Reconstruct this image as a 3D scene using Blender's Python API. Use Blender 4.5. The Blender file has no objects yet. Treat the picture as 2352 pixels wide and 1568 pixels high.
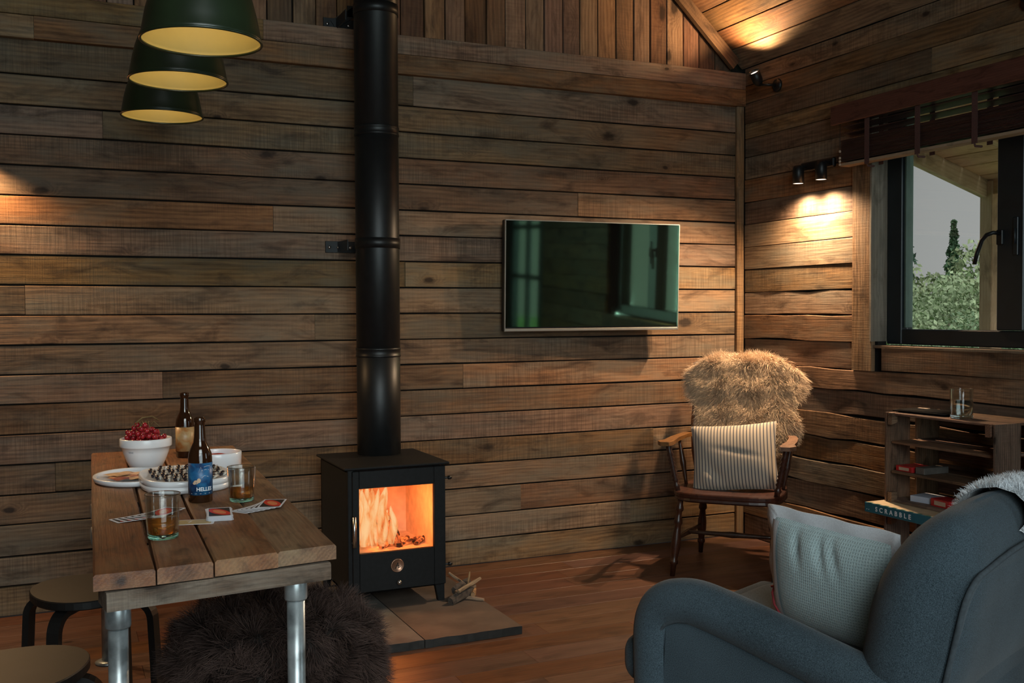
import bpy, math, random
import numpy as np
from mathutils import Vector, Matrix
random.seed(7); rng = np.random.default_rng(7)
sc = bpy.context.scene
COL = sc.collection
PI = math.pi

# ------------------------------------------------------------------ camera
cam_d = bpy.data.cameras.new('camera'); cam = bpy.data.objects.new('camera', cam_d); COL.objects.link(cam)
cam_d.sensor_width = 36.0; cam_d.lens = 2352.6 / 2352 * 36.0; cam_d.clip_start = 0.05; cam_d.clip_end = 300
yaw, pitch, roll = 0.422981, -0.0277294, -0.0046392
f = Vector((math.sin(yaw) * math.cos(pitch), math.cos(yaw) * math.cos(pitch), math.sin(pitch)))
r = Vector((math.cos(yaw), -math.sin(yaw), 0)); u = r.cross(f)
r2 = r * math.cos(roll) + u * math.sin(roll); u2 = -r * math.sin(roll) + u * math.cos(roll)
M = Matrix((r2, u2, -f)).transposed().to_4x4(); M.translation = Vector((-3.40701, -4.54069, 1.20634))
cam.matrix_world = M
sc.camera = cam

# ------------------------------------------------------------------ view, sky, daylight
sc.view_settings.view_transform = 'Standard'; sc.view_settings.look = 'None'
sc.view_settings.exposure = 0.0; sc.view_settings.gamma = 1.0; sc.view_settings.use_curve_mapping = False
sc.cycles.max_bounces = 7; sc.cycles.transparent_max_bounces = 12; sc.cycles.transmission_bounces = 8
sc.cycles.caustics_reflective = False; sc.cycles.caustics_refractive = False; sc.cycles.sample_clamp_indirect = 4
w = bpy.data.worlds.new('overcast'); sc.world = w; w.use_nodes = True
wn = w.node_tree; bg = wn.nodes['Background']
tcw = wn.nodes.new('ShaderNodeTexCoord'); sxw = wn.nodes.new('ShaderNodeSeparateXYZ'); rw = wn.nodes.new('ShaderNodeValToRGB')
wn.links.new(tcw.outputs['Generated'], sxw.inputs[0]); wn.links.new(sxw.outputs['Z'], rw.inputs[0])
rw.color_ramp.elements[0].color = (0.43, 0.42, 0.415, 1); rw.color_ramp.elements[1].color = (0.30, 0.305, 0.315, 1)
rw.color_ramp.elements[1].position = 0.6
wn.links.new(rw.outputs[0], bg.inputs[0]); bg.inputs[1].default_value = 1.0

def light(name, kind, loc, power, color, target=None, size=0.1, size_y=None, spot=None, blend=0.3):
    l = bpy.data.lights.new(name, kind); l.energy = power; l.color = color
    if kind == 'AREA':
        l.shape = 'RECTANGLE'; l.size = size; l.size_y = size_y or size
    else:
        l.shadow_soft_size = size
    if kind == 'SPOT': l.spot_size = spot; l.spot_blend = blend
    o = bpy.data.objects.new(name, l); COL.objects.link(o); o.location = loc
    if target is not None:
        o.rotation_euler = (Vector(target) - Vector(loc)).to_track_quat('-Z', 'Y').to_euler()
    return o
DAY = (0.80, 0.92, 1.0)
light('daylight_fill_rear', 'AREA', (-3.1, -6.0, 1.85), 128, DAY, (-3.1, 0, 0.9), 2.3, 3.1)        # added area lamp outside the rear glazing, boosting the weak skylight
light('daylight_fill_side', 'AREA', (0.75, -4.2, 1.3), 66, DAY, (-3, -4.0, 1.0), 1.1, 2.0)         # area lamp added beyond the side door, stronger than the sky itself
sun = light('outdoor_fill_sun', 'SUN', (-3, -20, 15), 3.4, (1.0, 0.97, 0.92), (0, 0, 0), size=0.1); sun.data.angle = math.radians(50)  # sun added under the overcast sky to brighten porch, trees and grass
sun.rotation_euler = Vector((0.22, 0.78, -0.60)).to_track_quat('-Z', 'Y').to_euler()
WARM = (1.0, 0.62, 0.30)

# ------------------------------------------------------------------ node helpers
def mat(name):
    m = bpy.data.materials.new(name); m.use_nodes = True
    nt = m.node_tree; nt.nodes.clear()
    out = nt.nodes.new('ShaderNodeOutputMaterial'); b = nt.nodes.new('ShaderNodeBsdfPrincipled')
    nt.links.new(b.outputs[0], out.inputs[0])
    return m, nt, b
def nd(nt, typ, ins=None, **props):
    n = nt.nodes.new('ShaderNode' + typ)
    for k, v in props.items(): setattr(n, k, v)
    for k, v in (ins or {}).items():
        if hasattr(v, 'is_output'): nt.links.new(v, n.inputs[k])
        else: n.inputs[k].default_value = v
    return n
def math_(nt, op, a, b=0.0, c=None, clamp=False):
    ins = {0: a, 1: b}
    if c is not None: ins[2] = c
    return nd(nt, 'Math', ins, operation=op, use_clamp=clamp).outputs[0]
def ramp(nt, fac, stops, interp='LINEAR'):
    n = nd(nt, 'ValToRGB', {0: fac}); cr = n.color_ramp; cr.interpolation = interp
    while len(cr.elements) < len(stops): cr.elements.new(0.5)
    for e, (p, c) in zip(cr.elements, stops):
        e.position = p; e.color = tuple(c) + (1,) if not isinstance(c, (int, float)) else (c, c, c, 1)
    return n.outputs[0]
def mixc(nt, fac, a, b, blend='MIX'):
    n = nd(nt, 'Mix', None, data_type='RGBA', blend_type=blend)
    for k, v in ((0, fac), (6, a), (7, b)):
        if hasattr(v, 'is_output'): nt.links.new(v, n.inputs[k])
        else: n.inputs[k].default_value = (tuple(v) + (1,)) if isinstance(v, (tuple, list)) else v
    return n.outputs[2]
def bump(nt, b, h, strength=0.4, dist=0.003):
    n = nd(nt, 'Bump', {'Height': h, 'Strength': strength, 'Distance': dist}); nt.links.new(n.outputs[0], b.inputs['Normal'])

def plain(name, col, rough=0.6, metal=0.0, noise=0.0, nscale=30, spec=None, bmp=0.0, **extra):
    m, nt, b = mat(name)
    b.inputs['Base Color'].default_value = (*col, 1); b.inputs['Roughness'].default_value = rough; b.inputs['Metallic'].default_value = metal
    tc = nd(nt, 'TexCoord')
    nz = nd(nt, 'TexNoise', {'Vector': tc.outputs['Object'], 'Scale': nscale, 'Detail': 5.0})
    lo = tuple(c * (1 - noise) for c in col); hi = tuple(min(1, c * (1 + noise)) for c in col)
    nt.links.new(mixc(nt, ramp(nt, nz.outputs[0], [(0.35, 0.0), (0.65, 1.0)]), lo, hi), b.inputs['Base Color'])
    if bmp: bump(nt, b, nz.outputs[0], bmp, 0.002)
    if spec is not None: b.inputs['Specular IOR Level'].default_value = spec
    for k, v in extra.items(): b.inputs[k].default_value = v
    return m

def wood(name, dark, light_, grey, greyamt=0.5, rough=0.72, saw=0.5, knots=0.55, gs=1.0, val=(0.7, 1.25), bmp=0.5, seed=0.0, sheen=0.35, axis='X'):
    """weathered board: grain runs along the object's own X axis"""
    m, nt, b = mat(name)
    tc = nd(nt, 'TexCoord'); oi = nd(nt, 'ObjectInfo')
    src = tc.outputs['Object']
    if axis == 'Z':
        src = nd(nt, 'Mapping', {'Vector': src, 'Rotation': (0, PI / 2, 0)}).outputs[0]
    off = nd(nt, 'VectorMath', {0: (37.0, 17.3, 9.1), 'Scale': math_(nt, 'ADD', oi.outputs['Random'], seed)}, operation='SCALE')
    v = nd(nt, 'VectorMath', {0: src, 1: off.outputs[0]}, operation='ADD').outputs[0]
    def sc_(x, y, z): return nd(nt, 'VectorMath', {0: v, 1: (x * gs, y * gs, z * gs)}, operation='MULTIPLY').outputs[0]
    vor = nd(nt, 'TexVoronoi', {'Vector': sc_(3.6, 7.0, 7.0), 'Scale': 1.0, 'Randomness': 1.0}, voronoi_dimensions='3D')
    have = math_(nt, 'GREATER_THAN', nd(nt, 'SeparateColor', {0: vor.outputs['Color']}).outputs[0], 1 - knots)
    d = vor.outputs['Distance']
    vr = nd(nt, 'SeparateColor', {0: vor.outputs['Color']})
    d = math_(nt, 'ADD', math_(nt, 'MULTIPLY', d, math_(nt, 'MULTIPLY_ADD', vr.outputs[1], 1.5, 0.75)), math_(nt, 'MULTIPLY_ADD', nd(nt, 'TexNoise', {'Vector': sc_(30, 60, 60), 'Scale': 1.0}).outputs[0], 0.12, -0.06))
    kn = math_(nt, 'MULTIPLY', ramp(nt, d, [(0.09, 1.0), (0.16, 0.0)]), have)
    halo = math_(nt, 'MULTIPLY', ramp(nt, d, [(0.10, 1.0), (0.40, 0.0)], 'EASE'), have)
    low = nd(nt, 'TexNoise', {'Vector': sc_(1.1, 5, 5), 'Scale': 1.0, 'Detail': 3.0})
    ring = nd(nt, 'SeparateXYZ', {0: v})
    g = math_(nt, 'ADD', math_(nt, 'MULTIPLY', math_(nt, 'ADD', ring.outputs[1], ring.outputs[2]), 330 * gs),
              math_(nt, 'ADD', math_(nt, 'MULTIPLY', low.outputs[0], 30.0), math_(nt, 'MULTIPLY', halo, 20.0)))
    rings = math_(nt, 'MULTIPLY_ADD', math_(nt, 'SINE', g), 0.5, 0.5)
    fine = nd(nt, 'TexNoise', {'Vector': sc_(5, 150, 150), 'Scale': 1.0, 'Detail': 4.0, 'Roughness': 0.6})
    mid = nd(nt, 'TexNoise', {'Vector': sc_(2.2, 30, 30), 'Scale': 1.0, 'Detail': 4.0})
    sawn = nd(nt, 'TexNoise', {'Vector': sc_(190, 5, 5), 'Scale': 1.0, 'Detail': 2.0})
    mix2 = nd(nt, 'TexNoise', {'Vector': sc_(3.5, 16, 16), 'Scale': 1.0, 'Detail': 8.0, 'Roughness': 0.7})
    patch = nd(nt, 'TexNoise', {'Vector': sc_(2.4, 8, 8), 'Scale': 1.0, 'Detail': 6.0, 'Roughness': 0.62})
    stain = nd(nt, 'TexNoise', {'Vector': sc_(4.5, 14, 14), 'Scale': 1.0, 'Detail': 5.0, 'Roughness': 0.6, 'Distortion': 0.6})
    t = math_(nt, 'ADD', math_(nt, 'MULTIPLY', rings, 0.10), math_(nt, 'ADD', math_(nt, 'MULTIPLY', fine.outputs[0], 0.34), math_(nt, 'MULTIPLY', mix2.outputs[0], 0.56)))
    c = ramp(nt, t, [(0.30, dark), (0.66, light_)])
    gm = ramp(nt, patch.outputs[0], [(0.42, 0.0), (0.68, 1.0)])
    gcol = mixc(nt, fine.outputs[0], tuple(x * 0.55 for x in grey), grey)
    c = mixc(nt, math_(nt, 'MULTIPLY', gm, greyamt), c, gcol)
    # dark blotches
    c = mixc(nt, math_(nt, 'MULTIPLY', ramp(nt, stain.outputs[0], [(0.52, 0.0), (0.70, 1.0)]), 0.70), c, tuple(x * 0.42 for x in dark))
    sm = ramp(nt, low.outputs[0], [(0.45, 0.1), (0.62, 1.0)])
    c = mixc(nt, math_(nt, 'MULTIPLY', math_(nt, 'MULTIPLY', ramp(nt, sawn.outputs[0], [(0.42, 1.0), (0.56, 0.0)]), sm), 0.34 * saw), c, tuple(x * 0.3 for x in dark))
    c = mixc(nt, math_(nt, 'MULTIPLY', halo, 0.35), c, tuple(x * 0.7 for x in dark))
    c = mixc(nt, math_(nt, 'MULTIPLY', kn, 0.9), c, tuple(x * 0.28 for x in dark))
    rv = nd(nt, 'MapRange', {0: nd(nt, 'TexWhiteNoise', {'W': oi.outputs['Random']}, noise_dimensions='1D').outputs[0], 3: val[0], 4: val[1]}).outputs[0]
    hs = nd(nt, 'HueSaturation', {'Color': c, 'Value': rv, 'Hue': math_(nt, 'MULTIPLY_ADD', oi.outputs['Random'], 0.022, 0.487),
                                  'Saturation': math_(nt, 'MULTIPLY_ADD', nd(nt, 'TexWhiteNoise', {'W': math_(nt, 'ADD', oi.outputs['Random'], 3.3)}, noise_dimensions='1D').outputs[0], 0.35, 0.82)})
    nt.links.new(hs.outputs[0], b.inputs['Base Color'])
    nt.links.new(nd(nt, 'MapRange', {0: mid.outputs[0], 3: rough - 0.1, 4: min(1, rough + 0.15)}).outputs[0], b.inputs['Roughness'])
    b.inputs['Specular IOR Level'].default_value = sheen
    h = math_(nt, 'ADD', math_(nt, 'MULTIPLY', fine.outputs[0], 0.5), math_(nt, 'ADD', math_(nt, 'MULTIPLY', sawn.outputs[0], 0.35 * saw), math_(nt, 'MULTIPLY', mid.outputs[0], 0.5)))
    bump(nt, b, h, bmp, 0.004)
    return m

MT = {}
MT['wall'] = wood('reclaimed_wall_wood', (0.072, 0.036, 0.016), (0.32, 0.186, 0.092), (0.21, 0.175, 0.122), 0.8, saw=0.9, knots=0.42)
MT['ceil'] = wood('ceiling_wood', (0.085, 0.038, 0.018), (0.33, 0.185, 0.09), (0.17, 0.13, 0.09), 0.4)
MT['gable'] = wood('gable_wood', (0.09, 0.04, 0.02), (0.31, 0.17, 0.09), (0.15, 0.12, 0.09), 0.35, val=(0.55, 1.3))
MT['floor'] = wood('oiled_floor_wood', (0.065, 0.027, 0.014), (0.150, 0.068, 0.037), (0.11, 0.055, 0.032), 0.35, rough=0.42, saw=0.05, knots=0.3, val=(0.85, 1.15), bmp=0.12, sheen=0.5)
MT['table'] = wood('old_table_wood', (0.095, 0.034, 0.012), (0.29, 0.122, 0.045), (0.40, 0.25, 0.12), 0.6, rough=0.5, saw=0.1, gs=1.6, bmp=0.35, sheen=0.55)
MT['batten'] = wood('painted_batten_wood', (0.05, 0.033, 0.022), (0.13, 0.09, 0.062), (0.26, 0.23, 0.19), 0.6, gs=2.0)
MT['crate'] = wood('dark_crate_wood', (0.06, 0.032, 0.019), (0.27, 0.15, 0.088), (0.21, 0.16, 0.115), 0.4, gs=1.8)
MT['chairwood'] = wood('dark_chair_wood', (0.020, 0.008, 0.005), (0.065, 0.024, 0.012), (0.06, 0.03, 0.02), 0.2, rough=0.33, saw=0.0, knots=0.1, gs=2.5, bmp=0.1, sheen=0.6, val=(0.95, 1.05))
MT['chairlight'] = wood('worn_orange_chair_wood', (0.11, 0.045, 0.020), (0.27, 0.13, 0.062), (0.22, 0.12, 0.07), 0.2, rough=0.38, saw=0.0, knots=0.1, gs=2.5, bmp=0.1, sheen=0.6, val=(0.95, 1.05))
MT['pine'] = wood('fresh_pine', (0.42, 0.27, 0.14), (0.62, 0.44, 0.27), (0.5, 0.38, 0.25), 0.2, saw=0.1, knots=0.25, val=(0.9, 1.1), bmp=0.1)
MT['split'] = wood('split_kindling', (0.16, 0.09, 0.05), (0.46, 0.30, 0.17), (0.2, 0.15, 0.11), 0.3, saw=0.0, gs=3.0)
MT['bark'] = plain('kindling_bark', (0.06, 0.045, 0.035), 0.9, noise=0.5, nscale=60, bmp=0.6)
MT['reveal'] = wood('pale_reveal_wood', (0.20, 0.16, 0.10), (0.40, 0.33, 0.22), (0.33, 0.31, 0.25), 0.5, saw=0.4)
MT['black'] = plain('matt_black_steel', (0.008, 0.0085, 0.009), 0.42, 0.0, 0.15, 40, spec=0.4)
MT['stove'] = plain('stove_enamel', (0.008, 0.0085, 0.009), 0.55, 0.0, 0.2, 60, spec=0.25, bmp=0.03)
MT['blacksatin'] = plain('satin_black_lacquer', (0.009, 0.0085, 0.008), 0.5, 0.0, 0.2, 12, spec=0.25)
MT['frame'] = plain('anthracite_window_paint', (0.012, 0.017, 0.021), 0.38, 0.0, 0.1, 20, spec=0.55)
MT['seal'] = plain('window_sash_edge', (0.10, 0.15, 0.125), 0.5, 0.0, 0.1, 20)
MT['steel'] = plain('brushed_steel', (0.55, 0.54, 0.52), 0.28, 1.0, 0.08, 50)
MT['galv'] = plain('worn_painted_pipe', (0.30, 0.33, 0.34), 0.32, 0.55, 0.55, 14, bmp=0.08)
MT['bronze'] = plain('bronze_disc', (0.42, 0.24, 0.16), 0.4, 0.8, 0.15, 60)
MT['ceram'] = plain('white_glazed_ceramic', (0.86, 0.87, 0.90), 0.22, 0.0, 0.03, 6, spec=0.6)
MT['shade'] = plain('dark_green_enamel', (0.013, 0.023, 0.010), 0.33, 0.0, 0.2, 8, spec=0.6)
MT['gold'] = plain('ochre_shade_lining', (0.58, 0.44, 0.15), 0.6, 0.0, 0.05, 8)
MT['slate'] = plain('hearth_stone', (0.088, 0.063, 0.048), 0.75, 0.0, 0.25, 9, bmp=0.35)
MT['slate2'] = plain('hearth_stone_grey', (0.115, 0.105, 0.092), 0.75, 0.0, 0.25, 9, bmp=0.35)
MT['slabedge'] = plain('dark_slab_edge', (0.02, 0.018, 0.016), 0.85, 0, 0.3, 30, bmp=0.4)  # darker colour for the slab sides
MT['brickfire'] = plain('fire_brick', (0.75, 0.55, 0.40), 0.9, 0.0, 0.12, 25)
MT['blind'] = wood('stained_blind_slat', (0.030, 0.014, 0.012), (0.085, 0.04, 0.032), (0.05, 0.03, 0.03), 0.3, rough=0.45, saw=0.0, knots=0.05, gs=2, bmp=0.1, val=(0.85, 1.15))
MT['blindred'] = wood('stained_blind_valance', (0.06, 0.024, 0.018), (0.12, 0.05, 0.038), (0.09, 0.04, 0.03), 0.3, rough=0.5, saw=0.0, knots=0.1, gs=2, bmp=0.1)
MT['blindpale'] = wood('pale_blind_underside', (0.36, 0.25, 0.16), (0.52, 0.40, 0.27), (0.5, 0.4, 0.3), 0.2, saw=0.0, gs=2, bmp=0.1)
MT['tape'] = plain('blind_ladder_tape', (0.085, 0.036, 0.03), 0.9, 0, 0.2, 200)
MT['cord'] = plain('black_cord', (0.012, 0.012, 0.012), 0.7)
MT['backing'] = plain('dark_wall_lining', (0.012, 0.009, 0.007), 0.95)
MT['hide'] = plain('sheepskin_hide', (0.30, 0.22, 0.14), 0.95)
MT['darkhide'] = plain('dark_hide', (0.016, 0.010, 0.008), 0.95)
MT['whitehide'] = plain('white_hide', (0.6, 0.62, 0.63), 0.95)
MT['grass'] = plain('meadow_grass', (0.20, 0.42, 0.11), 0.95, 0, 0.35, 1.2)
MT['trunk'] = plain('tree_bark', (0.07, 0.05, 0.035), 0.95, 0, 0.3, 10)
MT['con'] = plain('conifer_needles', (0.04, 0.085, 0.055), 0.8, 0, 0.4, 2)
MT['con2'] = plain('conifer_needles_light', (0.05, 0.11, 0.055), 0.8, 0, 0.4, 2)
MT['bushA'] = plain('pale_leaf_green', (0.30, 0.38, 0.23), 0.8, 0, 0.35, 1.5)
MT['bushB'] = plain('olive_leaf_green', (0.25, 0.31, 0.17), 0.8, 0, 0.35, 1.5)
MT['bushC'] = plain('mid_leaf_green', (0.17, 0.26, 0.15), 0.8, 0, 0.35, 1.5)

def fabric(name, col, col2, scale=420, rough=0.95, waffle=0, sheen=0.3, patchs=3.0):
    m, nt, b = mat(name); tc = nd(nt, 'TexCoord'); o = tc.outputs['Object']
    n1 = nd(nt, 'TexNoise', {'Vector': o, 'Scale': scale, 'Detail': 2.0}); n2 = nd(nt, 'TexNoise', {'Vector': o, 'Scale': patchs, 'Detail': 4.0})
    f_ = math_(nt, 'ADD', math_(nt, 'MULTIPLY', n1.outputs[0], 0.7), math_(nt, 'MULTIPLY', n2.outputs[0], 0.4))
    c = ramp(nt, f_, [(0.42, col), (0.68, col2)])
    h = n1.outputs[0]
    if waffle:
        s = nd(nt, 'SeparateXYZ', {0: o})
        a = math_(nt, 'SINE', math_(nt, 'MULTIPLY', s.outputs[0], waffle)); b2 = math_(nt, 'SINE', math_(nt, 'MULTIPLY', s.outputs[1], waffle))
        h = math_(nt, 'MAXIMUM', a, b2); c = mixc(nt, ramp(nt, h, [(0.2, 0.28), (0.8, 0.0)]), c, tuple(x * 0.45 for x in col))
    nt.links.new(c, b.inputs['Base Color']); b.inputs['Roughness'].default_value = rough
    b.inputs['Sheen Weight'].default_value = sheen; b.inputs['Specular IOR Level'].default_value = 0.15
    bump(nt, b, h, 0.35, 0.0015)
    return m
MT['chairfab'] = fabric('slate_blue_wool', (0.014, 0.022, 0.028), (0.052, 0.076, 0.094), 520, sheen=0.10)
MT['chairseam'] = plain('slate_piping', (0.035, 0.046, 0.055), 0.9, 0, 0.2, 100)
MT['teal'] = fabric('pale_teal_waffle', (0.32, 0.42, 0.44), (0.44, 0.55, 0.56), 300, waffle=900)
MT['whitecloth'] = fabric('white_cotton', (0.48, 0.50, 0.54), (0.58, 0.60, 0.64), 300)
MT['redcord'] = plain('dark_red_braid', (0.22, 0.02, 0.025), 0.8)
def stripes():
    m, nt, b = mat('ticking_stripe'); tc = nd(nt, 'TexCoord'); s = nd(nt, 'SeparateXYZ', {0: tc.outputs['Object']})
    n2 = nd(nt, 'TexNoise', {'Vector': tc.outputs['Object'], 'Scale': 400.0})
    x = math_(nt, 'FRACT', math_(nt, 'MULTIPLY', s.outputs[0], 66.0))
    a = ramp(nt, x, [(0.0, 0.0), (0.30, 0.0), (0.36, 1.0), (0.62, 1.0), (0.68, 0.0)])
    c = mixc(nt, a, (0.56, 0.47, 0.36), (0.075, 0.085, 0.115))
    c = mixc(nt, math_(nt, 'MULTIPLY', n2.outputs[0], 0.25), c, (0.2, 0.17, 0.14))
    nt.links.new(c, b.inputs['Base Color']); b.inputs['Roughness'].default_value = 0.95; b.inputs['Sheen Weight'].default_value = 0.2
    bump(nt, b, n2.outputs[0], 0.2, 0.001)
    return m
MT['ticking'] = stripes()
def thin_glass(name, tint=(0.93, 0.96, 0.95), refl=0.10):
    m = bpy.data.materials.new(name); m.use_nodes = True; nt = m.node_tree; nt.nodes.clear()
    out = nd(nt, 'OutputMaterial'); t = nd(nt, 'BsdfTransparent', {0: (*tint, 1)}); g = nd(nt, 'BsdfGlossy', {'Roughness': 0.02})
    fr = nd(nt, 'LayerWeight', {0: 0.28}); fac = math_(nt, 'MULTIPLY_ADD', fr.outputs['Fresnel'], 0.5, refl * 0.3, clamp=True)
    mx = nd(nt, 'MixShader', {0: fac, 1: t.outputs[0], 2: g.outputs[0]}); nt.links.new(mx.outputs[0], out.inputs[0])
    return m
MT['pane'] = thin_glass('window_glass')
MT['stoveglass'] = thin_glass('stove_glass', (1, 0.93, 0.88), 0.05)
MT['tumbler'] = plain('clear_glass', (0.92, 0.97, 0.95), 0.03, noise=0.0, **{'Transmission Weight': 1.0, 'IOR': 1.45})
MT['tumblerbase'] = plain('green_tinted_glass', (0.45, 0.85, 0.68), 0.05, noise=0.0, **{'Transmission Weight': 1.0, 'IOR': 1.5})
MT['thinwall'] = thin_glass('thin_tumbler_wall', (0.95, 0.98, 0.97), 0.08)
MT['amber'] = plain('amber_drink', (0.62, 0.22, 0.035), 0.05, noise=0.0, **{'Transmission Weight': 0.85, 'IOR': 1.33})
MT['water'] = plain('water', (0.95, 0.97, 0.97), 0.02, noise=0.0, **{'Transmission Weight': 1.0, 'IOR': 1.33})
MT['bottle'] = plain('brown_bottle_glass', (0.028, 0.010, 0.004), 0.07, 0.0, 0.1, 10, spec=0.7)
MT['bulbglow'] = None
def emis(name, col, s):
    m = bpy.data.materials.new(name); m.use_nodes = True; nt = m.node_tree; nt.nodes.clear()
    out = nd(nt, 'OutputMaterial'); e = nd(nt, 'Emission', {0: (*col, 1), 1: s}); nt.links.new(e.outputs[0], out.inputs[0]); return m
MT['lampface'] = emis('lit_lamp_face', (1.0, 0.78, 0.60), 3.0)
def flame():
    m = bpy.data.materials.new('flame'); m.use_nodes = True; nt = m.node_tree; nt.nodes.clear()
    out = nd(nt, 'OutputMaterial'); tc = nd(nt, 'TexCoord')
    mp = nd(nt, 'Mapping', {'Vector': tc.outputs['Object'], 'Scale': (22, 22, 8)})
    n = nd(nt, 'TexNoise', {'Vector': mp.outputs[0], 'Scale': 1.0, 'Detail': 4.0, 'Distortion': 1.2})
    c = ramp(nt, n.outputs[0], [(0.32, (0.75, 0.16, 0.03)), (0.45, (0.86, 0.42, 0.16)), (0.62, (0.90, 0.62, 0.32))])
    e = nd(nt, 'Emission', {0: c, 1: 1.15}); t = nd(nt, 'BsdfTransparent', {0: (1, 0.85, 0.7, 1)})
    lw = nd(nt, 'LayerWeight', {0: 0.4})
    fac = math_(nt, 'MULTIPLY', math_(nt, 'SUBTRACT', 1.0, lw.outputs['Facing']), ramp(nt, n.outputs[0], [(0.30, 0.35), (0.5, 1.0)]), clamp=True)
    mx = nd(nt, 'MixShader', {0: fac, 1: t.outputs[0], 2: e.outputs[0]}); nt.links.new(mx.outputs[0], out.inputs[0]); return m
MT['flame'] = flame()
def ember():
    m, nt, b = mat('charred_log'); tc = nd(nt, 'TexCoord')
    n = nd(nt, 'TexNoise', {'Vector': tc.outputs['Object'], 'Scale': 35.0, 'Detail': 5.0, 'Distortion': 0.8})
    nt.links.new(ramp(nt, n.outputs[0], [(0.4, (0.02, 0.012, 0.01)), (0.6, (0.30, 0.12, 0.07))]), b.inputs['Base Color'])
    nt.links.new(ramp(nt, n.outputs[0], [(0.47, (0.0, 0.0, 0.0)), (0.60, (1.0, 0.24, 0.05))]), b.inputs['Emission Color'])
    b.inputs['Emission Strength'].default_value = 0.8; b.inputs['Roughness'].default_value = 0.9
    return m
MT['log'] = ember()
def screen():
    m = bpy.data.materials.new('tv_screen_glass'); m.use_nodes = True; nt = m.node_tree; nt.nodes.clear()
    out = nd(nt, 'OutputMaterial'); d = nd(nt, 'BsdfDiffuse', {0: (0.004, 0.004, 0.0045, 1)}); g = nd(nt, 'BsdfGlossy', {0: (0.50, 0.95, 0.60, 1), 'Roughness': 0.045})  # green gloss colour imitates outdoor green in the screen's reflection
    mx = nd(nt, 'MixShader', {0: 0.42, 1: d.outputs[0], 2: g.outputs[0]}); nt.links.new(mx.outputs[0], out.inputs[0]); return m
MT['screen'] = screen()
def furmat(name, rough=0.8):
    m, nt, b = mat(name); a = nd(nt, 'Attribute', None, attribute_name='tint'); nt.links.new(a.outputs['Color'], b.inputs['Base Color'])
    b.inputs['Roughness'].default_value = rough; b.inputs['Specular IOR Level'].default_value = 0.2; return m
MT['fur'] = furmat('fur_strands')

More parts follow.
